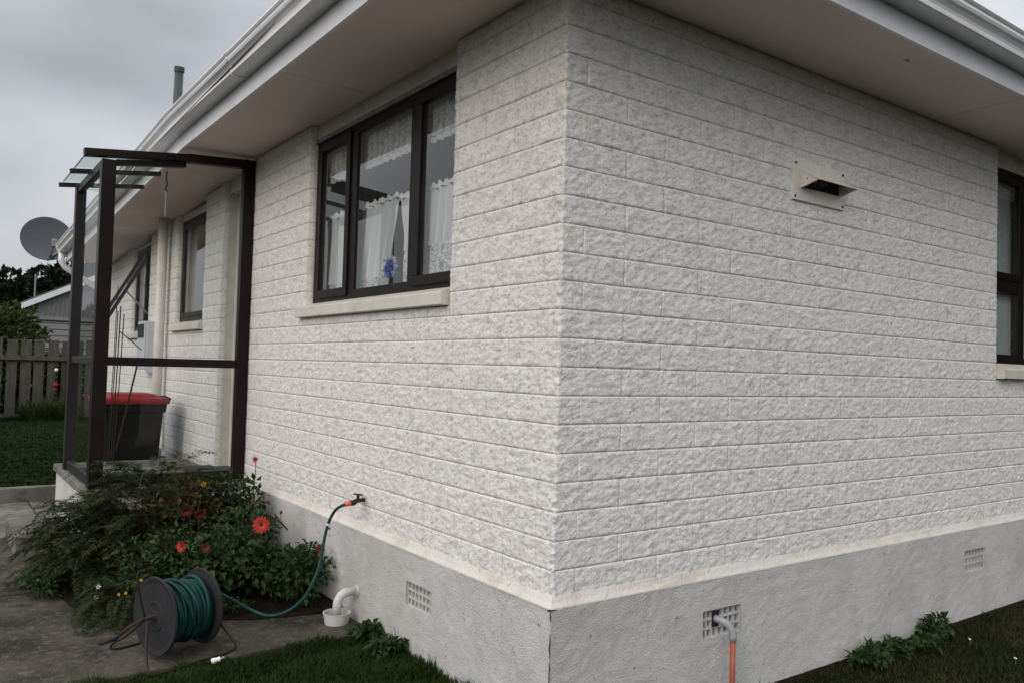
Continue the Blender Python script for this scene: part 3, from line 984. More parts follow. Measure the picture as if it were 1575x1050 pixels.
# rooms behind the windows
def room(x0, x1, y0, y1, z0, z1, name='room'):
    r = MB().add([(x0, y0, z0), (x1, y0, z0), (x1, y1, z0), (x0, y1, z0), (x0, y0, z1), (x1, y0, z1), (x1, y1, z1), (x0, y1, z1)],
                 [(0, 1, 2, 3), (4, 7, 6, 5), (0, 4, 5, 1), (1, 5, 6, 2), (2, 6, 7, 3)])
    return r.build('room', m_room, house, recalc=False)
room(0.095, 4.4, 0.095, 3.3, 0.6, 2.72)
room(0.095, 2.5, 4.05, 5.8, 0.6, 2.60)
room(0.095, 2.5, 6.0, 8.4, 0.6, 2.55)
# wall of the right-hand room facing the end window
# ---- curtains
def curtain(name, P, y0f, y1f, z0f, z1f, depth, m, label, folds=9, amp=0.012, seed=0, nv=30, hem=None, parent=None):
    nu = 110
    V, F = [], []
    for j in range(nv+1):
        t = j/nv
        for i in range(nu+1):
            u = i/nu
            a, b = y0f(t), y1f(t)
            s = a+(b-a)*u
            z = z0f(u)*(1-t)+z1f(u)*t
            ph = folds*u*2*math.pi + 1.3*noise.noise(Vector((u*4, seed, 0)))
            dpt = depth + amp*(0.5+0.5*(1-t))*math.sin(ph) + amp*0.5*noise.noise(Vector((u*14, t*2, seed)))
            V.append(P(s, dpt, z))
    for j in range(nv):
        for i in range(nu):
            a = j*(nu+1)+i
            F.append((a, a+1, a+nu+2, a+nu+1))
    me = MB(); me.v = V; me.f = F
    o = me.build(name, m, parent, smooth=True, recalc=False)
    if parent is None and label:
        tag(o, label, 'curtain')
    return o
sc = lambda base, a, n: (lambda u: base + a*abs(math.sin(u*n*math.pi)))
cv = thing('lace_valance', 'gathered lace valance across the top of the large three-pane window', 'curtain', (0.11, 1.5, 2.5))
curtain('valance_lace', PL, lambda t: 0.86, lambda t: 2.34, sc(2.368, 0.010, 16), lambda u: 2.56, 0.110, m_val, None, 24, 0.020, 3, parent=cv)
curtain('lace_edging', PL, lambda t: 0.86, lambda t: 2.34, sc(2.342, 0.008, 40), lambda u: 2.372, 0.100, m_sheer, None, 22, 0.010, 3, nv=3, parent=cv)
MB().tube([(0.118, 0.80, 2.565), (0.118, 2.36, 2.565)], 0.005, 6).build('rod', m_galv, cv)
c1 = thing('cafe_curtain', 'white sheer half curtain swept aside behind the left and middle panes', 'curtain', (0.11, 1.9, 2.1))
curtain('sheer_cloth', PL, lambda t: 1.53-0.09*t**1.5, lambda t: 2.36, sc(1.76, 0.0, 1), lambda u: 2.150+0.005*math.sin(u*60), 0.12, m_sheer, None, 10, 0.017, 5, parent=c1)
curtain('lace_hem', PL, lambda t: 1.55-0.02*t, lambda t: 2.36, sc(1.665, 0.012, 14), lambda u: 1.76, 0.12, m_lace, None, 10, 0.015, 5, nv=8, parent=c1)
curtain('header_frill', PL, lambda t: 1.44, lambda t: 2.36, lambda u: 2.148+0.005*math.sin(u*60), lambda u: 2.170+0.008*math.sin(u*70), 0.112, m_sheer, None, 30, 0.008, 5, nv=3, parent=c1)
c2 = thing('cafe_curtain', 'white sheer half curtain with deep lace hem behind the right pane', 'curtain', (0.11, 1.1, 2.1))
curtain('sheer_cloth', PL, lambda t: 0.84+0.04*(1-t), lambda t: 1.375+0.055*t**2, sc(1.87, 0.0, 1), lambda u: 2.135+0.005*math.sin(u*50), 0.122, m_sheer, None, 8, 0.017, 9, parent=c2)
curtain('lace_hem', PL, lambda t: 0.86, lambda t: 1.375, sc(1.665, 0.014, 12), lambda u: 1.875, 0.122, m_lace, None, 8, 0.015, 9, nv=12, parent=c2)
curtain('header_frill', PL, lambda t: 0.84, lambda t: 1.43, lambda u: 2.133+0.005*math.sin(u*50), lambda u: 2.158+0.008*math.sin(u*60), 0.114, m_sheer, None, 22, 0.008, 9, nv=3, parent=c2)
MB().tube([(0.125, 0.80, 2.152), (0.125, 2.36, 2.152)], 0.005, 6).build('rod', m_galv, c2)
c3 = tag(curtain('net_curtain', PR, lambda t: 3.26, lambda t: 3.72, lambda u: 1.90, lambda u: 2.56, 0.12, m_net, None, 9, 0.03, 12), 'tall sheer net curtain behind the upper pane of the window in the end wall', 'curtain')
c4 = tag(curtain('lace_curtain', PR, lambda t: 3.26, lambda t: 3.72, sc(1.46, 0.015, 9), lambda u: 1.88, 0.12, m_net2, None, 9, 0.012, 14), 'patterned lace curtain behind the lower pane of the window in the end wall', 'curtain')
c5 = tag(curtain('window_blind', PL, lambda t: 4.60, lambda t: 5.05, lambda u: 1.70, lambda u: 2.5, 0.16, m_sheer, None, 5, 0.02, 17), 'pale curtain drawn to one side in the narrow window beyond the porch', 'curtain')
c5.name = 'side_curtain'
# blue flower ornament on the inner sill
fo = thing('flower_ornament', 'small blue and white silk flower ornament on the sill of the middle pane', 'ornament', (0.085, 1.46, 1.70))
P_ = []; D_ = []
for i in range(150):
    a = rng.normal(size=3); a /= np.linalg.norm(a)
    P_.append(np.array([0.082, 1.445, 1.785])+a*np.array([0.008, 0.027, 0.030])); D_.append(a)
V, F = leaves(P_, D_, rand_dirs(150), 0.02, 0.018); link('blue_bloom', np_mesh('blue_bloom', V, F, m_blue), fo)
P_ = []; D_ = []
for i in range(170):
    a = rng.normal(size=3); a /= np.linalg.norm(a)
    P_.append(np.array([0.088, 1.465, 1.80])+a*np.array([0.006, 0.045, 0.04])); D_.append(a)
V, F = leaves(P_, D_, rand_dirs(170), 0.024, 0.019); link('white_bloom', np_mesh('white_bloom', V, F, m_white), fo)
MB().tube([(0.085, 1.46, 1.70), (0.085, 1.45, 1.78)], 0.004, 6).build('stem', m_stem, fo)

# ---- extractor hood on end wall
vp = MB().box((1.292, -0.0135, 2.089), (1.680, 0.003, 2.268)).build('vent_plate', m_hoodm, house, bevel=0.002)
hd = MB()
hx0, hx1 = 1.345, 1.645
tt = 0.002
def sheet(mb, pts, th=(0, 0, 0.0018)):
    n_ = len(pts); t_ = Vector(th)
    mb.add([Vector(p) for p in pts]+[Vector(p)+t_ for p in pts], [tuple(range(n_)), tuple(range(2*n_-1, n_-1, -1))]+[(i, (i+1) % n_, (i+1) % n_+n_, i+n_) for i in range(n_)])
sheet(hd, [(hx0, -0.0137, 2.222), (hx1, -0.0137, 2.222), (hx1+0.004, -0.105, 2.168), (hx0-0.004, -0.105, 2.168)])
sheet(hd, [(hx0, -0.0137, 2.222), (hx0, -0.104, 2.168), (hx0, -0.0137, 2.145)], (0.0018, 0, 0))
sheet(hd, [(hx1, -0.0137, 2.222), (hx1, -0.104, 2.168), (hx1, -0.0137, 2.145)], (0.0018, 0, 0))
hdo = hd.build('vent_hood', m_hoodm, vp)
MB().box((hx0+0.01, -0.0150, 2.150), (hx1-0.01, -0.0139, 2.215)).build('vent_opening', m_dark, vp)
P_ = np.stack([rng.uniform(hx0+0.004, hx0+0.10, 90), rng.uniform(-0.09, -0.025, 90), rng.uniform(2.150, 2.172, 90)], 1)
V, F = leaves(P_, rand_dirs(90), rand_dirs(90), 0.02, 0.006); kind(link('debris', np_mesh('debris', V, F, m_debris), vp), 'stuff')
for (sx, sz) in ((1.305, 2.252), (1.667, 2.252), (1.305, 2.104), (1.667, 2.104)):
    MB().lathe([(0.0001, 0.0), (0.006, 0.001), (0.005, 0.004), (0.0001, 0.005)], 8, Matrix.Translation((sx, -0.0135, sz)) @ Matrix.Rotation(math.pi/2, 4, 'X')).build('screw', m_wire, vp)
# small white disc for a spot on the soffit
MB().lathe([(0.0001, -0.004), (0.010, -0.002), (0.015, 0.003), (0.015, 0.010)], 12, Matrix.Translation((1.62, -0.335, 2.680))).build('soffit_spot', m_white, house)

# flue
fl = thing('flue_pipe', 'dull green flue pipe leaning above the roof gutter against the sky', 'flue', (0.62, 8.3, 3.2))
MB().tube([(0.62, 8.48, 3.0), (0.60, 8.2462, 4.84)], 0.052, 16).build('pipe', m_flue, fl, smooth=True)
MB().tube([(0.6003, 8.2494, 4.815), (0.5995, 8.242, 4.875)], 0.060, 16).build('cap', m_flue, fl, smooth=False)
MB().lathe([(0.14, 0), (0.10, 0.05), (0.06, 0.12), (0.055, 0.12)], 16, Matrix.Translation((0.615, 8.43, 3.12))).build('flashing', m_galv, fl)

# satellite dish
dsh = thing('satellite_dish', 'round dark grey satellite dish on a bent arm at the far end of the gutter', 'satellite dish', (-0.48, 8.6, 2.62))
cD = Vector((-0.615, 9.35, 2.735)); 
toC = (CAM+Vector((0.2, 0, 1.2))-cD).normalized(); axd = Vector((-0.05, -0.96, 0.28)).normalized()
q_ = axd.to_track_quat('Z', 'Y').to_matrix().to_4x4(); q_.translation = cD
prof = [(0.0001, 0.0)]+[(0.285*k/8, 0.040*(k/8)**2) for k in range(1, 9)]+[(0.290, 0.040), (0.290, 0.034)]+[(0.285*k/8, 0.040*(k/8)**2-0.006) for k in range(8, 0, -1)]+[(0.0001, -0.006)]
MB().lathe(prof, 48, q_).build('dish', m_dish, dsh, smooth=True)
lowp = q_ @ Vector((0, -0.20, 0.02))
MB().tube([q_ @ Vector((0.0, -0.10, -0.02)), cD+Vector((0.02, 0.10, -0.14)), cD+Vector((0.03, 0.08, -0.24)), (-0.50, 8.72, 2.56)], 0.018, 8).build('arm', m_galv, dsh, smooth=True)
MB().tube([cD+Vector((0.03, -0.02, -0.24)), cD+Vector((0.03, -0.25, -0.19)), cD+Vector((0.03, -0.44, -0.12))], 0.009, 6).build('feed_arm', m_galv, dsh)
MB().box((-0.025, -0.05, -0.045), (0.025, 0.04, 0.045), Matrix.Translation(cD+Vector((0.03, -0.47, -0.09)))).build('feed_horn', m_galv, dsh, bevel=0.004)
for k_ in (0.04, 0.09):
    MB().tube([q_ @ Vector((0.10, -0.18, -0.01)), (-0.36+k_, 9.15, 2.62-k_)], 0.006, 5).build('strut', m_galv, dsh)

# meter box
mx = thing('meter_box', 'pale grey meter box with a dark display on the wall beyond the pipe', 'meter box', (-0.06, 6.2, 1.4))
MB().box((-0.115, 6.02, 1.20), (-0.006, 6.34, 1.655)).build('case', m_meter, mx, bevel=0.006)
MB().box((-0.12, 6.05, 1.50), (-0.116, 6.31, 1.63)).build('display', m_reel, mx, bevel=0.001)
MB().box((-0.10, 5.985, 1.17), (-0.02, 6.015, 1.645)).build('door', m_meter, mx, bevel=0.003)

# ------------------------------------------------------------------ porch
pslab = thing('porch_slab', 'raised pale concrete porch slab with painted base behind the bushes', 'porch', (-0.5, 4.0, 0.0))
MB().box((-0.965, 3.285, 0.455), (-0.028, 4.76, 0.505)).build('slab', m_conc2, pslab, bevel=0.006)
MB().box((-0.945, 3.30, -0.03), (-0.03, 4.74, 0.454)).build('base', m_found, pslab, bevel=0.004)
MB().box((-0.027, 3.365, 0.44), (0.133, 4.018, 0.507)).build('threshold', m_conc2, pslab)
for i in range(2):
    MB().box((-1.02-0.26*(1-i), 3.62, -0.02), (-0.967, 4.35, 0.195+0.15*i) if i == 0 else (-0.967, 4.349, 0.34)).build('step', m_conc2, pslab, bevel=0.006) if i == 0 else None
dm = tag(MB().box((-0.22, 3.50, 0.5055), (0.10, 4.12, 0.520)).build('doormat', m_mat, bevel=0.003), 'dark rubber doormat inside the glass porch', 'doormat')
dm.location.z = 0.0025

porch = thing('glass_porch', 'brown aluminium framed glass porch screen with small glass roof beside the door', 'porch screen', (-0.9, 3.34, 0.5))
ZB_ = 0.51
def rail(p, q, w, h, nm='rail', m=m_bronze):
    return MB().bar(p, q, w, h).build(nm, m, porch, bevel=0.003)
# corner post, wall post, rear post
MB().box((-0.946, 3.30, ZB_), (-0.866, 3.382, 2.522)).build('post', m_bronze, porch, bevel=0.003)
MB().box((-0.082, 3.301, ZB_+0.01), (-0.0235, 3.36, 2.664)).build('post', m_bronze, porch, bevel=0.003)
MB().box((-0.0225, 3.306, ZB_+0.01), (-0.009, 3.354, 2.664)).build('wall_channel', m_bronze, porch)
MB().box((-0.95, 4.32, ZB_), (-0.885, 4.40, 2.54)).build('post', m_bronze2, porch, bevel=0.003)
# top beam: outside part drops away, inside part runs under the soffit
rail((-1.045, 3.325, 2.545), (-0.455, 3.325, 2.610), 0.062, 0.046, 'beam')
rail((-0.865, 3.334, 2.512), (-0.455, 3.334, 2.568), 0.045, 0.036, 'beam')
rail((-0.454, 3.326, 2.609), (-0.083, 3.326, 2.632), 0.058, 0.056, 'beam')
MB().box((-0.866, 3.306, 1.258), (-0.082, 3.354, 1.312)).build('mid_rail', m_bronze, porch, bevel=0.003)
MB().box((-0.866, 3.306, ZB_+0.005), (-0.082, 3.354, 0.582)).build('bottom_rail', m_bronze, porch, bevel=0.003)
def gl(pts, m, nm='glass_pane'):
    return MB().add(pts, [tuple(range(len(pts)))]).build(nm, m, porch, recalc=False)
gl([(-0.866, 3.33, 0.582), (-0.082, 3.33, 0.582), (-0.082, 3.33, 1.258), (-0.866, 3.33, 1.258)], m_pglass)
gl([(-0.866, 3.33, 1.312), (-0.082, 3.33, 1.312), (-0.082, 3.33, 2.60), (-0.47, 3.33, 2.585), (-0.866, 3.33, 2.485)], m_pglass)
# side frame along the porch
MB().box((-0.935, 3.382, 1.262), (-0.895, 4.32, 1.308)).build('mid_rail', m_bronze2, porch, bevel=0.003)
MB().box((-0.935, 3.382, ZB_+0.003), (-0.895, 4.32, 0.575)).build('bottom_rail', m_bronze2, porch, bevel=0.003)
MB().box((-0.94, 3.382, 2.475), (-0.90, 4.46, 2.530)).build('head_rail', m_bronze2, porch, bevel=0.003)
gl([(-0.915, 4.32, 0.575), (-0.915, 3.382, 0.575), (-0.915, 3.382, 1.262), (-0.915, 4.32, 1.262)], m_pglass)
gl([(-0.915, 4.32, 1.308), (-0.915, 3.382, 1.308), (-0.915, 3.382, 2.475), (-0.915, 4.32, 2.475)], m_pglass)
# glass roof on rafters
for y_ in (3.88, 4.43):
    rail((-1.05, y_, 2.530), (-0.486, y_, 2.600), 0.030, 0.030, 'rafter', m_bronze2)
def roofz(x): return 2.552+(x+1.05)*0.124
for a, b in ((3.352, 3.865), (3.895, 4.415)):
    x0, x1 = -1.02, -0.49
    g_ = MB().add([(x0, a, roofz(x0)), (x1, a, roofz(x1)), (x1, b, roofz(x1)), (x0, b, roofz(x0))], [(0, 1, 2, 3)])
    g_.build('roof_pane', m_rglass, porch, recalc=False)
    MB().box((x0-0.006, a, roofz(x0)-0.005), (x0-0.001, b, roofz(x0)+0.004)).build('pane_edge', m_galv, porch)

# hook hanging in the porch
hk = thing('hanging_hook', 'short dark hook with a pale cord hanging from the soffit in the porch', 'hook', (-0.42, 4.0, 2.66))
MB().tube([(-0.42, 4.0, zs(4.0)-0.002), (-0.422, 4.0, 2.60), (-0.415, 4.0, 2.56), (-0.425, 4.0, 2.52), (-0.41, 4.0, 2.505)], 0.005, 6).build('hook', m_wire, hk)
MB().tube([(-0.42, 4.0, 2.51), (-0.421, 4.0, 2.40), (-0.422, 4.0, 2.33)], 0.003, 5).build('cord', m_white, hk)

# stakes by the bin
stk = thing('garden_stakes', 'bundle of thin dark stakes standing in front of the black bin', 'garden stakes', (-0.58, 4.62, 0.5))
for (a, b, r_) in (((-0.60, 4.62, 0.506), (-0.575, 4.62, 1.70), 0.0045), ((-0.62, 4.60, 0.506), (-0.592, 4.63, 1.66), 0.004), ((-0.58, 4.65, 0.506), (-0.55, 4.62, 1.64), 0.004),
                   ((-0.62, 4.66, 0.506), (-0.605, 4.60, 1.85), 0.003), ((-0.585, 4.61, 1.51), (-0.42, 4.60, 1.37), 0.004), ((-0.57, 4.60, 0.60), (-0.445, 4.60, 1.26), 0.007)):
    MB().tube([a, [(a[i]+b[i])/2+0.004 for i in range(3)], b], r_, 5).build('stake', m_wire, stk)

# wheelie bin
bn = thing('wheelie_bin', 'black wheelie bin with a bright red lid against the wall', 'bin', (-0.42, 5.12, 0.07))
bx, by, bz = -0.405, 5.08, 0.072
rings = []
for z, hw, hd_ in ((0.0, 0.175, 0.20), (0.06, 0.18, 0.205), (0.80, 0.222, 0.245), (0.805, 0.238, 0.262), (0.865, 0.245, 0.268), (0.87, 0.235, 0.258)):
    ch = 0.02
    rings.append([Vector((bx+sx*hw - (ch if q and sx > 0 else -ch if q else 0), by+sy*hd_ - (0 if q else (ch if sy > 0 else -ch)), bz+z))
                  for sx, sy, q in ((-1, -1, 0), (-1, -1, 1), (1, -1, 1), (1, -1, 0), (1, 1, 0), (1, 1, 1), (-1, 1, 1), (-1, 1, 0))])
MB().prism(rings).build('body', m_bin, bn, bevel=0.004)
lr = []
for z, hw, hd_ in ((0.868, 0.262, 0.285), (0.895, 0.266, 0.288), (0.915, 0.255, 0.275), (0.922, 0.20, 0.22), (0.945, 0.17, 0.19), (0.948, 0.155, 0.17)):
    ch = 0.03
    lr.append([Vector((bx+sx*hw - (ch if q and sx > 0 else -ch if q else 0), by+sy*hd_ - (0 if q else (ch if sy > 0 else -ch)), bz+z))
               for sx, sy, q in ((-1, -1, 0), (-1, -1, 1), (1, -1, 1), (1, -1, 0), (1, 1, 0), (1, 1, 1), (-1, 1, 1), (-1, 1, 0))])
MB().prism(lr).build('lid', m_red, bn, bevel=0.006)
MB().tube([(bx+0.272, by-0.20, bz+0.905), (bx+0.275, by-0.03, bz+0.918), (bx+0.272, by+0.2, bz+0.905)], 0.013, 8).build('handle', m_bin, bn, smooth=True)
for sx in (-0.2, 0.2):
    MB().lathe([(0.0001, -0.02), (0.09, -0.02), (0.098, -0.012), (0.098, 0.012), (0.09, 0.02), (0.0001, 0.02)], 20,
               Matrix.Translation((bx+sx, by+0.24, bz+0.098)) @ Matrix.Rotation(math.pi/2, 4, 'Y')).build('wheel', m_bin, bn, smooth=False)

# ------------------------------------------------------------------ tap, waste pipe, drain pipe
tp = MB()
tp.tube([(0.004, 1.475, 0.648), (-0.045, 1.46, 0.650), (-0.062, 1.45, 0.648), (-0.070, 1.44, 0.645)], [0.010, 0.010, 0.012, 0.012], 10)
tp.tube([(-0.045, 1.455, 0.655), (-0.045, 1.455, 0.675)], 0.008, 8)
tap = tp.build('garden_tap', m_brass, None, smooth=True)
tag(tap, 'small tarnished garden tap on the block wall above the foundation', 'tap')
MB().bar((-0.048, 1.49, 0.678), (-0.042, 1.42, 0.682), 0.014, 0.006).build('lever', m_brass, tap)

wp = thing('waste_pipe', 'bent white waste pipe emptying into a round white gully by the foundation', 'waste pipe', (-0.12, 1.46, 0.07))
arc = [(-0.022, 1.475, 0.212), (-0.07, 1.475, 0.212)]+[(-0.07-0.055*math.sin(a), 1.475, 0.157+0.055*math.cos(a)) for a in np.linspace(0.15, 1.57, 8)]+[(-0.125, 1.475, 0.10)]
MB().tube(arc, 0.021, 14).build('pipe', m_pvc, wp, smooth=True)
MB().tube([(-0.024, 1.475, 0.212), (-0.034, 1.475, 0.212)], 0.027, 14).build('collar', m_pvc, wp)
MB().lathe([(0.050, 0.0), (0.056, 0.0), (0.064, 0.045), (0.066, 0.052), (0.060, 0.052), (0.052, 0.012), (0.045, 0.010)], 28, Matrix.Translation((-0.125, 1.475, 0.0715)), closed=True).build('gully_ring', m_pvc, wp, smooth=False)
MB().lathe([(0.0001, 0.012), (0.052, 0.012), (0.052, 0.008), (0.0001, 0.008)], 20, Matrix.Translation((-0.125, 1.475, 0.0715))).build('gully_grate', m_dark, wp)

dpip = thing('drain_pipe', 'terracotta drain pipe with a grey elbow rising into the foundation vent', 'drain pipe', (0.872, -0.07, 0.0))
MB().tube([(0.872, -0.068, -0.06), (0.872, -0.068, 0.262)], 0.0115, 12).build('pipe', m_terra, dpip, smooth=True)
MB().tube([(0.872, -0.068, 0.256), (0.872, -0.068, 0.275), (0.868, -0.065, 0.300), (0.852, -0.055, 0.322), (0.835, -0.035, 0.335), (0.828, -0.010, 0.338), (0.828, 0.0, 0.338)], 0.0145, 12).build('elbow', m_grey, dpip, smooth=True)
MB().box((0.806, -0.016, 0.305), (0.846, -0.0125, 0.368)).build('vent_cutout', m_dark, dpip)

# ------------------------------------------------------------------ hose reel
rl = thing('hose_reel', 'grey plastic reel of green garden hose on a wire stand on the concrete', 'hose reel', (-0.85, 1.46, 0.072))
ax = Vector((0.951, 0.309, 0)).normalized()
c0 = Vector((-0.955, 1.42, 0.246)); c1_ = c0+ax*0.205
RD = 0.158
def axM(c): 
    q2 = ax.to_track_quat('Z', 'Y').to_matrix().to_4x4(); q2.translation = c; return q2
for c in (c0, c1_):
    sgn = -1 if c is c0 else 1
    pr = [(0.018, 0.003*sgn), (0.05, 0.003*sgn), (0.053, 0.005*sgn), (0.058, 0.005*sgn), (0.061, 0.002*sgn), (0.135, 0.002*sgn), (0.150, 0.006*sgn), (RD, 0.007*sgn), (RD+0.002, 0.0), (RD, -0.005*sgn), (0.148, -0.004*sgn), (0.018, -0.004*sgn)]
    MB().lathe(pr, 48, axM(c), closed=True).build('side_disc', m_reel, rl, smooth=False)
MB().lathe([(0.0001, -0.008), (0.018, -0.008), (0.03, 0.006), (0.06, 0.008), (0.06, 0.198), (0.03, 0.20), (0.018, 0.213), (0.0001, 0.213)], 24, axM(c0)).build('drum', m_reel, rl)
hub = MB()
hs = MB()
Mq = axM(c0)
pts = []
rgh = random.Random(3)
turns = 15
for lay, (rr_, n_) in enumerate(((0.088, 13), (0.103, 14), (0.117, 12))):
    for k in range(n_*26):
        t = k/(n_*26)
        w = 0.013+0.178*t if lay % 2 == 0 else 0.191-0.178*t
        w += 0.004*math.sin(t*50+lay)
        a = 2*math.pi*k/26
        rv = rr_+0.003*math.sin(a*2.3+lay)+0.003*noise.noise(Vector((t*30, lay, 1)))
        pts.append(Mq @ Vector((rv*math.cos(a), rv*math.sin(a), w)))
hs.tube(pts, 0.0076, 6)
# a few slack loops crossing over
for (w0_, w1_, r0) in ((0.05, 0.13, 0.127), (0.12, 0.06, 0.129), (0.155, 0.17, 0.126), (0.02, 0.035, 0.126)):
    pp = []
    for k in range(40):
        a = 2*math.pi*k/40+w0_*30
        w = w0_+(w1_-w0_)*(0.5-0.5*math.cos(2*math.pi*k/40))
        pp.append(Mq @ Vector(((r0+0.004*math.sin(a))*math.cos(a), (r0+0.004*math.sin(a))*math.sin(a), w)))
    hs.tube(pp, 0.0076, 6, closed=True)
def catmull(P, n=8):
    P = [Vector(p) for p in P]; out = []
    Q = [P[0]*2-P[1]]+P+[P[-1]*2-P[-2]]
    for i in range(1, len(Q)-2):
        for k in range(n):
            t = k/n
            a, b, c, dd = Q[i-1], Q[i], Q[i+1], Q[i+2]
            out.append(0.5*((2*b)+(-a+c)*t+(2*a-5*b+4*c-dd)*t*t+(-a+3*b-3*c+dd)*t**3))
    out.append(P[-1]); return out
trail = catmull([(-0.118, 1.438, 0.642), (-0.150, 1.475, 0.610), (-0.165, 1.52, 0.54), (-0.195, 1.50, 0.45), (-0.25, 1.42, 0.355), (-0.32, 1.35, 0.285), (-0.38, 1.31, 0.245), (-0.45, 1.305, 0.212), (-0.51, 1.34, 0.200),
                 (-0.56, 1.40, 0.215), (-0.61, 1.44, 0.245), (-0.68, 1.50, 0.285), (-0.735, 1.56, 0.30), (-0.79, 1.58, 0.27)])
hs.tube(trail, 0.0072, 8)
ho = hs.build('hose', m_hose, rl, smooth=True)
MB().tube([(-0.072, 1.438, 0.645), (-0.092, 1.433, 0.646)], 0.0135, 10).build('tap_connector', m_seal, ho, smooth=True)
MB().tube([(-0.092, 1.433, 0.646), (-0.120, 1.438, 0.641)], 0.0125, 10).build('connector', m_conn, ho, smooth=True)
MB().tube([trail[16]+Vector((0, 0, 0)), trail[17]], 0.0105, 10).build('clip', m_white, ho)
MB().tube([trail[18], trail[18]+Vector((0.012, -0.014, -0.004))], 0.004, 6).build('clip', m_seal, ho)
# wire stand
zg = 0.078
A1, A2, B1, B2 = Vector((-1.01, 1.215, zg)), Vector((-1.075, 1.60, zg)), Vector((-0.66, 1.33, zg)), Vector((-0.745, 1.70, zg))
h0 = c0-ax*0.035; h1 = c1_+ax*0.035
def bentwire(P): return MB().tube(catmull(P, 6), 0.0048, 7)
st = bentwire([h0+Vector((0, 0, 0)), h0*0.5+A1*0.5-ax*0.012, A1+Vector((-0.01, 0.0, 0.02)), A1+Vector((0.012, 0.002, 0)), A1*0.5+B1*0.5, B1-Vector((0.015, 0.002, 0)), B1+Vector((0.01, 0.004, 0.025)), h1*0.5+B1*0.5+ax*0.012, h1])
o_st = st.build('stand', m_wire, rl, smooth=True)
st2 = bentwire([h0+Vector((0, 0.01, 0)), h0*0.5+A2*0.5-ax*0.012, A2+Vector((-0.01, 0.0, 0.02)), A2+Vector((0.012, 0.002, 0)), A2*0.5+B2*0.5, B2-Vector((0.015, 0.002, 0)), B2+Vector((0.01, 0.004, 0.025)), h1*0.5+B2*0.5+ax*0.012, h1+Vector((0, 0.01, 0))])
st2.build('stand', m_wire, rl, smooth=True)
MB().tube([c0-ax*0.05, c1_+ax*0.05], 0.009, 10).build('axle', m_wire, rl, smooth=True)
MB().tube(catmull([c0-ax*0.045, c0-ax*0.052+Vector((-0.015, -0.005, 0.08)), c0-ax*0.055+Vector((-0.03, -0.01, 0.185)), c0-ax*0.03+Vector((-0.02, 0.0, 0.195))], 5), 0.0045, 7).build('carry_bar', m_wire, rl, smooth=True)
MB().tube([c0-ax*0.048, c0-ax*0.054+Vector((-0.05, 0.03, -0.035)), c0-ax*0.058+Vector((-0.085, 0.04, -0.075))], 0.006, 7).build('crank', m_wire, rl, smooth=True)
MB().tube([c0-ax*0.058+Vector((-0.085, 0.04, -0.075)), c0-ax*0.13+Vector((-0.085, 0.04, -0.078))], 0.009, 8).build('crank_handle', m_reel, rl, smooth=True)

def nozzle(loc, rot, label):
    o = thing('hose_nozzle', label, 'hose fitting', loc)
    Mx = Matrix.Translation(loc) @ rot
    MB().lathe([(0.006, 0), (0.011, 0.0), (0.012, 0.012), (0.009, 0.02), (0.010, 0.034), (0.006, 0.036)], 12, Mx, closed=True).build('collar', m_plate, o)
    MB().lathe([(0.004, 0.03), (0.0075, 0.032), (0.005, 0.052), (0.003, 0.052)], 12, Mx, closed=True).build('tip', m_galv, o)
nozzle((-0.775, 1.235, 0.083), Matrix.Rotation(R(78), 4, Vector((0.2, 1, 0.0)).normalized()), 'small white and silver hose fitting lying on the concrete under the reel')

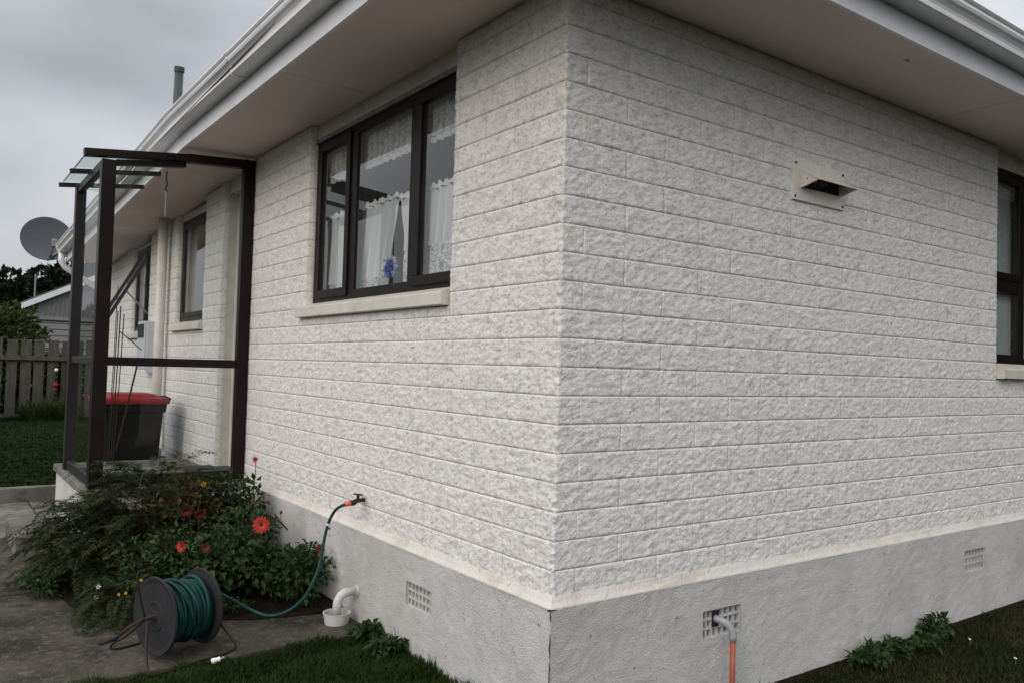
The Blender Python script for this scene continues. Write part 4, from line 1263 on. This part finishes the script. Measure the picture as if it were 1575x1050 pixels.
# ------------------------------------------------------------------ planting
def feather_bush(name, label, cat, cx, cy, zc, rx, ry, h, nfr, m, Lf=(0.25, 0.42), seed=1, lean=(0, 0), up0=0.9):
    rg = np.random.default_rng(seed)
    root = thing(name, label, cat, (cx, cy, zc))
    PP, DD, NN, LL, WW = [], [], [], [], []
    stems = MB()
    for f in range(nfr):
        a = rg.uniform(0, 2*math.pi); r0 = math.sqrt(rg.uniform(0, 1))
        bx_, by_ = cx+rx*0.75*r0*math.cos(a), cy+ry*0.75*r0*math.sin(a)
        hb = zc+h*rg.uniform(0.05, 0.85)*(1-0.55*r0*r0)
        az = a+rg.normal()*0.7
        d0 = np.array([math.cos(az)*0.8+lean[0], math.sin(az)*0.8+lean[1], up0*rg.uniform(0.35, 1.2)]); d0 /= np.linalg.norm(d0)
        L = rg.uniform(*Lf)
        n = 20
        p = np.array([bx_, by_, hb]); d_ = d0.copy()
        sd_ = np.cross(d_, [0, 0, 1.0]); sd_ /= max(1e-6, np.linalg.norm(sd_))
        tw = rg.normal()*0.5
        line = [tuple(p)]
        for k in range(n):
            d_ = d_+np.array([0, 0, -0.085]); d_ /= np.linalg.norm(d_)
            p = p+d_*L/n
            if k % 5 == 4: line.append(tuple(p))
            up_ = np.cross(sd_, d_)
            t = k/n
            pl = L*0.26*math.sin(math.pi*min(1, t*0.85+0.18))**0.8
            for sg in (-1, 1):
                q = sd_*sg*0.95+d_*0.55+up_*0.12*tw+rg.normal(size=3)*0.12
                PP.append(p); DD.append(q); NN.append(up_+rg.normal(size=3)*0.35); LL.append(pl*rg.uniform(0.75, 1.1)); WW.append(0.0075*rg.uniform(0.7, 1.3))
                # finer side leaflets
                PP.append(p+q/np.linalg.norm(q)*pl*0.45); DD.append(q+d_*0.9); NN.append(up_+rg.normal(size=3)*0.4); LL.append(pl*0.45); WW.append(0.005)
                PP.append(p+q/np.linalg.norm(q)*pl*0.55); DD.append(q-d_*0.5); NN.append(up_+rg.normal(size=3)*0.4); LL.append(pl*0.35); WW.append(0.005)
        if f % 3 == 0: stems.tube(line, 0.0016, 4, caps=False)
    V, F = leaves(PP, DD, NN, np.array(LL), np.array(WW), 0.15, 0.2)
    zmin = zc+0.004; V[:, 2] = np.maximum(V[:, 2], zmin)
    V[:, 0] = np.minimum(V[:, 0], -0.03)
    link('foliage', np_mesh('foliage', V, F, m), root)
    stems.build('stems', m_stem, root, recalc=False)
    return root
def leafy_bush(name, label, cat, cx, cy, zc, rx, ry, h, n, m, ll=(0.03, 0.055), seed=1, shell=0.5, nst=14, wall=True, maxr=None, flat=0.45):
    rg = np.random.default_rng(seed)
    root = thing(name, label, cat, (cx, cy, zc))
    # clumps
    nc = max(5, nst)
    ca = rg.uniform(0, 2*math.pi, nc); cr = np.sqrt(rg.uniform(0, 1, nc))
    C = np.stack([cx+rx*0.8*cr*np.cos(ca), cy+ry*0.8*cr*np.sin(ca), zc+h*rg.uniform(0.3, 0.95, nc)*(1-0.5*cr**2)], 1)
    ci = rg.integers(0, nc, n)
    off = rg.normal(size=(n, 3)); off /= np.linalg.norm(off, axis=1, keepdims=True)
    rad = rg.uniform(shell, 1, (n, 1))*np.array([[rx, ry, h*0.55]])*0.42
    P = C[ci]+off*rad
    D = off+rg.normal(size=(n, 3))*0.5; D[:, 2] += 0.1
    Nn = rg.normal(size=(n, 3))*flat; Nn[:, 2] += 1
    L = rg.uniform(ll[0], ll[1], n)
    P[:, 2] = np.maximum(P[:, 2], zc+0.01+rg.uniform(0, 0.05, n))
    V, F = leaves(P, D, Nn, L, L*rg.uniform(0.45, 0.7, n), 0.2, 0.2)
    V[:, 2] = np.maximum(V[:, 2], zc+0.003)
    if wall: V[:, 0] = np.minimum(V[:, 0], -0.03)
    link('foliage', np_mesh('foliage', V, F, m), root)
    st_ = MB()
    for c in C:
        b = Vector((cx+(c[0]-cx)*0.3, cy+(c[1]-cy)*0.3, zc-0.01)); c = Vector(c)
        if wall: c.x = min(c.x, -0.04)
        st_.tube(catmull([b, b*0.5+c*0.5+Vector((rg.normal()*0.01, rg.normal()*0.01, 0.02)), c], 3), [0.004*max(0.5, h/0.5)]*7, 5, caps=False)
    st_.build('stems', m_stem, root, recalc=False)
    return root
def flower(name, label, c, facing, r, mp_, npet=18, layers=2, group=None, stem_to=None, centre=True, seed=0, spread=0.15):
    rg = np.random.default_rng(seed+77)
    root = thing(name, label, 'flower', c, group)
    z = np.array(facing, float); z /= np.linalg.norm(z)
    a = np.cross(z, [0, 0, 1.0]); a /= np.linalg.norm(a); b = np.cross(z, a)
    PP, DD, NN, LL = [], [], [], []
    for ly in range(layers):
        for k in range(npet):
            t = 2*math.pi*(k+0.5*ly)/npet+rg.normal()*0.05
            rd = a*math.cos(t)+b*math.sin(t)
            PP.append(np.array(c)+rd*r*0.12+z*0.002*ly); DD.append(rd+z*(spread+0.25*ly)+rg.normal(size=3)*0.05); NN.append(z+rd*0.1); LL.append(r*(1-0.22*ly)*rg.uniform(0.85, 1.05))
    V, F = leaves(PP, DD, NN, np.array(LL), np.array(LL)*0.30, 0.18, 0.05)
    link('petals', np_mesh('petals', V, F, mp_), root)
    if centre:
        q2 = Vector(z).to_track_quat('Z', 'Y').to_matrix().to_4x4(); q2.translation = Vector(c)
        MB().lathe([(0.0001, -0.004), (r*0.2, -0.002), (r*0.22, 0.003), (r*0.12, 0.007), (0.0001, 0.008)], 12, q2).build('centre', m_seed, root, smooth=True)
    if stem_to is not None:
        p0 = Vector(c)-Vector(z)*0.004; p1 = Vector(stem_to)
        MB().tube(catmull([p0, p0*0.6+p1*0.4+Vector((0.005, 0, 0.01)), p1], 5), 0.0022, 6).build('stem', m_stem, root, smooth=True)
    return root

feather_bush('feathery_shrub', 'large dark feathery shrub in front of the glass porch', 'shrub', -0.68, 2.84, 0.075, 0.46, 0.34, 0.74, 330, m_feather, (0.22, 0.38), 11, (0, 0), 1.2)
feather_bush('feathery_shrub', 'low feathery shrub arching out over the concrete path at the far left', 'shrub', -1.02, 2.86, 0.073, 0.22, 0.36, 0.50, 110, m_feather, (0.18, 0.30), 12, (-0.15, 0), 1.1)
feather_bush('ground_fern', 'low dark ferny ground cover left of the hose reel', 'fern', -0.93, 2.12, 0.073, 0.24, 0.26, 0.20, 70, m_feather, (0.13, 0.22), 13, (-0.1, -0.3), 0.6)
leafy_bush('dahlia_bush', 'broad-leaved green dahlia bush carrying the large scarlet flower', 'dahlia bush', -0.42, 2.18, 0.08, 0.38, 0.36, 0.40, 3000, m_dahlia, (0.028, 0.055), 21, nst=26)
leafy_bush('dahlia_bush', 'dark leafy bush behind the dahlia, below the wall vent', 'bush', -0.34, 2.75, 0.09, 0.34, 0.36, 0.50, 2300, m_dahlia, (0.028, 0.05), 22, nst=20)
leafy_bush('foundation_plant', 'low leafy plant against the foundation beside the white waste pipe', 'plant', -0.17, 1.86, 0.08, 0.17, 0.20, 0.34, 1100, m_weed, (0.024, 0.045), 23, nst=14)
leafy_bush('foundation_plant', 'slim leafy stems rising against the wall under the small red flower', 'plant', -0.17, 2.62, 0.10, 0.09, 0.12, 0.55, 260, m_weed, (0.025, 0.05), 24, nst=9)
leafy_bush('ground_leaves', 'small leaves straggling on the concrete behind the hose reel', 'plant', -0.75, 1.83, 0.073, 0.30, 0.12, 0.13, 420, m_weed, (0.018, 0.036), 25, nst=9)
leafy_bush('ground_leaves', 'tuft of reddish leaves on the path edge at the far left', 'plant', -1.24, 2.66, 0.073, 0.10, 0.16, 0.12, 260, m_dahlia, (0.02, 0.04), 26, nst=6, wall=False)

leafy_bush('brown_leaved_shrub', 'reddish brown leafy shrub among the ferny fronds below the porch glass', 'shrub', -0.62, 2.58, 0.09, 0.30, 0.22, 0.60, 900, m_brown, (0.025, 0.05), 27, nst=22)
leafy_bush('mid_green_shrub', 'mid green leafy stems between the ferny shrub and the hose reel', 'shrub', -0.74, 2.30, 0.08, 0.26, 0.20, 0.34, 1000, m_dahlia, (0.022, 0.045), 28, nst=18)
F_ = (-0.55, -1.0, 0.25)
flower('scarlet_flower', 'large open scarlet flower nearest the foundation wall', (-0.326, 2.0, 0.467), F_, 0.046, m_petal, 20, 2, None, (-0.36, 2.15, 0.25), seed=1)
flower('scarlet_flower', 'faded orange drooping flower, left one of the pair', (-0.655, 2.18, 0.541), (-0.3, -1, -0.5), 0.036, m_petal2, 14, 3, None, (-0.60, 2.25, 0.36), seed=2, spread=0.9)
flower('scarlet_flower', 'faded orange drooping flower, right one of the pair', (-0.605, 2.13, 0.530), (0.1, -1, -0.6), 0.038, m_petal2, 14, 3, None, (-0.58, 2.25, 0.34), seed=3, spread=0.8)
flower('scarlet_flower', 'small half-open red flower above the hose reel', (-0.742, 1.89, 0.420), (-0.9, -0.7, 0.1), 0.032, m_petal, 14, 2, None, (-0.70, 2.0, 0.25), seed=4, spread=0.5)
flower('scarlet_flower', 'red flower half hidden behind the hanging hose', (-0.10, 1.755, 0.365), (-0.5, -1, 0.3), 0.028, m_petal2, 14, 2, None, (-0.14, 1.84, 0.22), seed=5, spread=0.3)
flower('scarlet_flower', 'tiny red flower against the block wall below the porch post', (-0.168, 2.60, 0.731), (-0.7, -1, 0.2), 0.022, m_petal, 12, 2, None, (-0.17, 2.62, 0.50), seed=6, spread=0.5)
flower('scarlet_flower', 'deep red bloom low in the dahlia leaves', (-0.62, 1.93, 0.395), (-0.4, -1, 0.1), 0.024, m_petal2, 12, 2, None, (-0.60, 2.0, 0.26), seed=7, spread=0.6)
flower('yellow_flower', 'small yellow flower at the foot of the porch frame', (-0.452, 2.62, 0.60), (-0.4, -1, 0.6), 0.020, m_yellow, 10, 1, None, (-0.45, 2.68, 0.40), centre=False, seed=8)
for k, (x, y, z) in enumerate([(-0.91, 1.93, 0.272), (-0.885, 1.92, 0.262), (-0.99, 2.0, 0.20), (-0.97, 1.95, 0.215)]):
    flower('tiny_yellow_flower', 'tiny yellow flower in the ground cover behind the hose reel', (x, y, z), (-0.5, -1, 0.8), 0.009, m_yellow, 6, 1, 'tiny yellow flowers behind the reel', (x, y+0.03, z-0.08), centre=False, seed=10+k)
for k, (x, y, z) in enumerate([(-1.07, 2.05, 0.235), (-1.075, 2.08, 0.175)]):
    flower('tiny_white_flower', 'tiny white flower in the dark leaves at the path edge', (x, y, z), (-0.5, -1, 0.5), 0.013, m_white, 6, 1, 'tiny white flowers at the path edge', (x+0.03, y+0.05, z-0.08), centre=False, seed=20+k)
# budding stems against the foundation
bs = thing('budding_stems', 'thin stems with brown buds standing against the foundation', 'plant', (-0.12, 2.35, 0.1))
for k, (x, y, z) in enumerate([(-0.20, 2.36, 0.56), (-0.17, 2.34, 0.51), (-0.22, 2.42, 0.50), (-0.12, 2.28, 0.46)]):
    pts_ = catmull([(x-0.02, y+0.02, 0.1), (x-0.01, y, z*0.55), (x, y, z)], 5)
    MB().tube(pts_, 0.0018, 5).build('stem', m_stem, bs)
    MB().lathe([(0.0001, -0.010), (0.007, -0.006), (0.009, 0.002), (0.005, 0.010), (0.0001, 0.012)], 10, Matrix.Translation((x, y, z+0.008))).build('bud', m_petal2, bs, smooth=True)
    V, F = leaves([pts_[i] for i in (3, 5, 6, 8)]*2, rand_dirs(8, 0.2), rand_dirs(8, 1), 0.03, 0.014)
    link('leaf', np_mesh('leaf', V, F, m_weed), bs)
# dead twig and hose clip on foundation
tw = tag(MB().tube([(-0.04, 2.60, 0.40), (-0.045, 2.50, 0.375), (-0.035, 2.40, 0.345)], 0.0045, 5).build('twig', m_wire), 'dark dead twig leaning on the foundation beside the scarlet flower', 'twig')

# weeds at the foot of the walls
def weed(x, y, z, r, h, n, seed, label):
    o = leafy_bush('weed', label, 'weed', x, y, z, r, r*0.7, h, n, m_weed, (0.022, 0.05), seed, nst=8, wall=False, shell=0.3)
weed(1.80, -0.105, 0.0, 0.11, 0.09, 330, 31, 'leafy weed at the wall foot right of the drain pipe, nearer of the clumps')
weed(2.05, -0.10, 0.0, 0.10, 0.06, 200, 32, 'low weed between the two bigger clumps at the wall foot')
weed(2.42, -0.10, 0.005, 0.12, 0.11, 360, 33, 'taller leafy weed at the wall foot, farther of the clumps')
weed(2.25, -0.14, 0.0, 0.09, 0.05, 180, 36, 'flat small weed in front of the farther clump')
weed(-0.10, 1.22, 0.06, 0.06, 0.09, 170, 34, 'small weed in the grass corner below the waste pipe')
weed(-0.10, 0.98, 0.06, 0.07, 0.07, 190, 35, 'weed in the grass strip beside the foundation below the vent')

# grass
def blades(n, sx, sy, h, w, m, name, mask=None, tuft=0.0, hvar=None):
    x = rng.uniform(*sx, n); y = rng.uniform(*sy, n)
    if mask is not None:
        k = mask(x, y); x, y = x[k], y[k]
    n = len(x)
    z = hgt(x, y)-0.004
    a = rng.uniform(0, 2*np.pi, n); ln = rng.uniform(0.15, 0.9, n)
    cl_ = 0.6+0.8*(0.5+0.5*np.sin(x*9+np.cos(y*7)*2)*np.cos(y*11+x*3))
    H = h*rng.uniform(0.45, 1.15, n)*cl_
    if hvar is not None: H = H*hvar(x, y)
    dx_, dy_ = np.cos(a), np.sin(a)
    px, py = -dy_, dx_
    P0 = np.stack([x, y, z], 1)
    lean = np.stack([dx_*ln*H*0.55, dy_*ln*H*0.55, H*0.55], 1)
    tip = np.stack([dx_*ln*H*1.35, dy_*ln*H*1.35, H*(0.95-0.25*ln)], 1)
    wv = np.stack([px, py, np.zeros(n)], 1)*(w*rng.uniform(0.6, 1.2, n))[:, None]*0.5
    V = np.stack([P0-wv, P0+wv, P0+lean+wv*0.8, P0+lean-wv*0.8, P0+tip], 1).reshape(-1, 3)
    b = (np.arange(n)*5)[:, None]
    F = np.concatenate([b+np.array([[0, 1, 2]]), b+np.array([[0, 2, 3]]), b+np.array([[3, 2, 4]])], 1).reshape(-1, 3)
    return link(name, np_mesh(name, V, F, m))
inhouse = lambda x, y: ~((x > -0.028) & (y > -0.028))
kind(blades(52000, (-1.5, 0.0), (0.2, 1.33), 0.042, 0.0042, m_grass, 'grass', lambda x, y: inhouse(x, y) & (y < 1.275+0.03*np.sin(x*14)+0.02*np.sin(x*41)), hvar=lambda x, y: 1+1.2*np.exp(-(np.abs(x+0.03))/0.05)), 'stuff')
kind(blades(95000, (0.9, 5.0), (-1.7, -0.03), 0.030, 0.0042, m_grass3, 'grass', lambda x, y: inhouse(x, y) & (y > -0.05-0.55*(x-0.9)) , hvar=lambda x, y: 1+0.9*np.exp(-(np.abs(y+0.03))/0.03)), 'stuff')
kind(blades(70000, (-2.2, 0.1), (5.93, 12.9), 0.050, 0.010, m_grass2, 'grass', lambda x, y: ~((x > -0.04) & (y < 8.6))), 'stuff')
kind(blades(2200, (-0.5, 0.25), (12.2, 12.85), 0.34, 0.012, m_bush, 'long_grass'), 'stuff')
# strip of soil showing at the end wall
kind(MB().add([(0.9, -0.026, 0.0), (5.6, -0.026, 0.0), (5.6, -0.045, -0.002), (0.9, -0.045, -0.002), (0.9, -0.026, 0.015), (5.6, -0.026, 0.03)], [(0, 3, 2, 1), (3, 4, 5, 2)]).build('soil_edge', m_soil, recalc=False), 'structure')
for k, (x, y) in enumerate([(2.5, -0.22), (2.4, -0.47)]):
    flower('daisy', ['tiny white daisy in the lawn, nearer the end wall', 'tiny white daisy in the lawn, farther out from the end wall'][k], (x, y, 0.03), (-0.3, -0.4, 1), 0.008, m_plate, 9, 1, 'daisies in the lawn', (x, y, -0.005), centre=False, seed=40+k)

# ------------------------------------------------------------------ beyond the garden
fn = thing('paling_fence', 'weathered grey wooden paling fence at the end of the back lawn', 'fence', (-0.5, 12.9, 0.25))
rgf = random.Random(9)
sx_ = [(-0.99, -0.79), (-0.735, -0.592), (-0.538, -0.393), (-0.357, -0.212), (-0.166, -0.021), (0.033, 0.105)]
allp = [(-0.99-0.20*k-0.145, -0.99-0.20*k) for k in range(14, 0, -1)]+sx_+[(0.20+0.19*k, 0.345+0.19*k) for k in range(8)]
for a, b in allp:
    t_ = 1.555+rgf.uniform(-0.02, 0.02); tl = rgf.uniform(-0.006, 0.006)
    p_ = MB()
    p_.add([(a, 12.90, 0.27), (b, 12.90, 0.27), (b, 12.92, 0.27), (a, 12.92, 0.27), (a+tl, 12.90, t_), (b+tl, 12.90, t_+rgf.uniform(-0.01, 0.01)), (b+tl, 12.92, t_), (a+tl, 12.92, t_)],
           [(0, 3, 2, 1), (4, 5, 6, 7), (0, 1, 5, 4), (1, 2, 6, 5), (2, 3, 7, 6), (3, 0, 4, 7)]).build('paling', m_wood, fn)
for z in (1.26, 0.335):
    MB().box((-4.0, 12.855, z-0.035), (0.112, 12.898, z+0.035)).build('rail', m_wood, fn)
MB().box((0.114, 12.80, 0.20), (0.175, 12.898, 1.60)).build('post', m_wood, fn)
orn = thing('garden_ornament', 'small black, white and red ornament hanging on the paling fence', 'ornament', (-0.045, 12.84, 1.2))
MB().tube([(-0.045, 12.845, 1.24), (-0.045, 12.845, 0.72)], 0.006, 5).build('cord', m_dark, orn)
for z, r_, m2_ in ((1.13, 0.022, m_dark), (1.075, 0.030, m_plate), (1.02, 0.026, m_dark), (0.93, 0.028, m_dark), (0.83, 0.042, m_red), (0.76, 0.030, m_red), (0.68, 0.030, m_dark), (0.60, 0.034, m_dark)):
    MB().lathe([(0.0001, -r_), (r_*0.7, -r_*0.7), (r_, 0), (r_*0.7, r_*0.7), (0.0001, r_)], 10, Matrix.Translation((-0.045, 12.84, z))).build('bead', m2_, orn, smooth=True)

nb_ = thing('neighbour_house', 'grey weatherboard house gable with a white bargeboard behind the fence', 'house', (4, 20, 0.3))
k0 = (3.043-2.53)/(1.084-0.085)
ztop = lambda x: 2.53+(x-0.085)*k0
xw = 0.33
nb = MB(); nb.add([(xw, 20, 0.2), (8.6, 20, 0.2), (8.6, 20, 2.6), (4.4, 20, ztop(4.4)), (xw, 20, ztop(xw)-0.02),
                   (xw, 26, 0.2), (8.6, 26, 0.2), (8.6, 26, 2.6), (4.4, 26, ztop(4.4)), (xw, 26, ztop(xw)-0.02)],
                  [(0, 1, 2, 3, 4), (9, 8, 7, 6, 5), (0, 5, 6, 1), (0, 4, 9, 5), (1, 6, 7, 2)]).build('wall', m_clad, nb_)
wb = MB()
z = 0.3
while z < 2.10:
    wb.add([(xw-0.01, 19.995, z), (8.6, 19.995, z), (8.6, 19.965, z+0.004), (xw-0.01, 19.965, z+0.004), (8.6, 19.985, z+0.15), (xw-0.01, 19.985, z+0.15)], [(0, 1, 2, 3), (3, 2, 4, 5)])
    z += 0.148
wb.build('weatherboards', m_clad, nb_, recalc=False)['kind'] = 'stuff'
bt = MB()
x = xw+0.02
while x < 4.4:
    bt.box((x, 19.975, 2.17), (x+0.02, 19.998, ztop(x)-0.06)); x += 0.10
kind(bt.build('battens', m_clad, nb_), 'stuff')
MB().box((xw-0.02, 19.95, 2.115), (8.6, 19.998, 2.145)).build('band', m_seal, nb_)
MB().prism([[Vector((x_, y_, ztop(x_)+dz)) for y_, dz in ((19.86, -0.12), (19.86, 0.02), (19.9, 0.02), (19.9, -0.12))] for x_ in (-0.02, 4.4)]).build('bargeboard', m_fascia, nb_)
MB().prism([[Vector((x_, y_, ztop(x_)+dz)) for y_, dz in ((19.88, 0.021), (19.88, 0.06), (26.2, 0.06), (26.2, 0.021))] for x_ in (-0.03, 4.4)]).build('roof', m_roof, nb_)
MB().prism([[Vector((x_, y_, ztop(4.4)-(x_-4.4)*k0+dz)) for y_, dz in ((19.88, 0.021), (19.88, 0.06), (26.2, 0.06), (26.2, 0.021))] for x_ in (4.4, 8.9)]).build('roof', m_roof, nb_)
tag(MB().tube([(0.62, 24, 2.5), (0.62, 24, 3.55)], 0.022, 6).build('aerial_pole', m_galv), 'thin grey pole above the neighbouring roof against the dark trees', 'pole')

def ball_bush(name, label, cat, blobs, n, L, m, seed, trunk=None):
    rg = np.random.default_rng(seed)
    root = thing(name, label, cat, (blobs[0][0], blobs[0][1], trunk or 0.3))
    PP, DD = [], []
    for (x, y, z, rx, ry, rz_) in blobs:
        k = n//len(blobs)
        o_ = rg.normal(size=(k, 3)); o_ /= np.linalg.norm(o_, axis=1, keepdims=True)
        rad = rg.uniform(0.55, 1.0, (k, 1))
        bump_ = 1+0.22*np.sin(o_[:, :1]*7+seed)*np.cos(o_[:, 1:2]*6)+0.12*np.sin(o_[:, 2:3]*11)
        PP.append(np.array([x, y, z])+o_*rad*bump_*np.array([rx, ry, rz_])); DD.append(o_+rg.normal(size=(k, 3))*0.6)
    P = np.concatenate(PP); D = np.concatenate(DD)
    Nn = rg.normal(size=P.shape); Nn[:, 2] += 0.8
    LLx = rg.uniform(0.6, 1.2, len(P))*L
    V, F = leaves(P, D, Nn, LLx, LLx*0.55)
    link('crown', np_mesh('crown', V, F, m), root)
    b = blobs[0]
    tb = MB()
    for k in range(5):
        a = k*1.3
        tb.tube([(b[0]+0.05*math.cos(a), b[1]+0.05*math.sin(a), trunk or 0.2), (b[0]+b[3]*0.4*math.cos(a), b[1]+b[4]*0.4*math.sin(a), b[2]+b[5]*0.3)], [L*0.4, L*0.2], 6)
    tb.build('trunk', m_stem, root)
    return root
ball_bush('garden_bush', 'yellow-green leafy bush rising behind the fence at the left edge', 'bush',
          [(-0.62, 14.3, 1.55, 0.52, 0.5, 0.62), (-1.25, 14.4, 1.5, 0.7, 0.6, 0.75), (-0.95, 14.2, 1.0, 0.8, 0.5, 0.6), (-1.9, 14.5, 1.2, 0.7, 0.6, 0.8), (-0.35, 13.6, 0.8, 0.6, 0.3, 0.65), (0.25, 13.5, 0.75, 0.55, 0.3, 0.62), (-1.0, 13.6, 0.8, 0.6, 0.3, 0.6)], 15000, 0.11, m_bush, 51, 0.3)
ball_bush('garden_bush', 'dark leafy bush in front of the fence at the left edge of the picture', 'bush',
          [(-1.22, 12.2, 0.85, 0.36, 0.34, 0.42), (-1.5, 12.1, 0.7, 0.45, 0.34, 0.42)], 2600, 0.075, m_bush, 52, 0.25)
# hill with pasture and a dark wood
hx = np.linspace(-120, 200, 60); hy = np.linspace(70, 320, 30)
X, Y = np.meshgrid(hx, hy)
Z = 0.3+22*(1-np.exp(-((Y-70)/110)**2))*(0.62+0.25*np.sin(X*0.021+1.2)+0.1*np.sin(X*0.06))
V = np.stack([X.ravel(), Y.ravel(), Z.ravel()], 1); nx = len(hx)
i = np.arange((len(hy)-1)*(nx-1)); r = i//(nx-1); c = i % (nx-1); a = r*nx+c
kind(link('hill', np_mesh('hill', V, np.stack([a, a+1, a+nx+1, a+nx], 1), m_hill, True)), 'structure')
rgt = np.random.default_rng(61)
PP, DD = [], []
for k in range(46):
    tx = -14+k*0.62+rgt.normal()*0.4; ty = 58+rgt.uniform(0, 9)
    hT = 4.6+np.clip((tx+1)*0.42, -0.6, 4.2)+rgt.normal()*0.45
    if tx > 9: hT -= (tx-9)*0.35
    hT = max(hT, 3)
    for b in range(5):
        cz = hT*(0.35+0.15*b); rr_ = 1.5*(1-0.12*b)
        k2 = 130
        o_ = rgt.normal(size=(k2, 3)); o_ /= np.linalg.norm(o_, axis=1, keepdims=True)
        PP.append(np.array([tx+rgt.normal()*0.5, ty, cz])+o_*rgt.uniform(0.6, 1, (k2, 1))*np.array([rr_, rr_, rr_*0.8])); DD.append(o_)
P = np.concatenate(PP); D = np.concatenate(DD)
LLx = rgt.uniform(0.5, 1.1, len(P))*0.55
V, F = leaves(P, D+rgt.normal(size=P.shape)*0.5, rgt.normal(size=P.shape), LLx, LLx*0.7)
kind(link('treeline', np_mesh('treeline', V, F, m_tree)), 'stuff')

ball_bush('reflection_tree', 'unseen dark leafy tree added to darken the reflection in the end wall window', 'tree',  # added out of view so the end window's panes reflect something dark
          [(12.5, -4.0, 3.2, 2.8, 2.4, 3.4), (13.5, -2.0, 3.0, 2.6, 2.0, 3.2), (12.0, -6.5, 3.0, 2.6, 2.4, 3.2), (14.5, -4.5, 4.4, 3.2, 2.8, 3.6)], 34000, 0.42, m_tree, 71, 0.0)
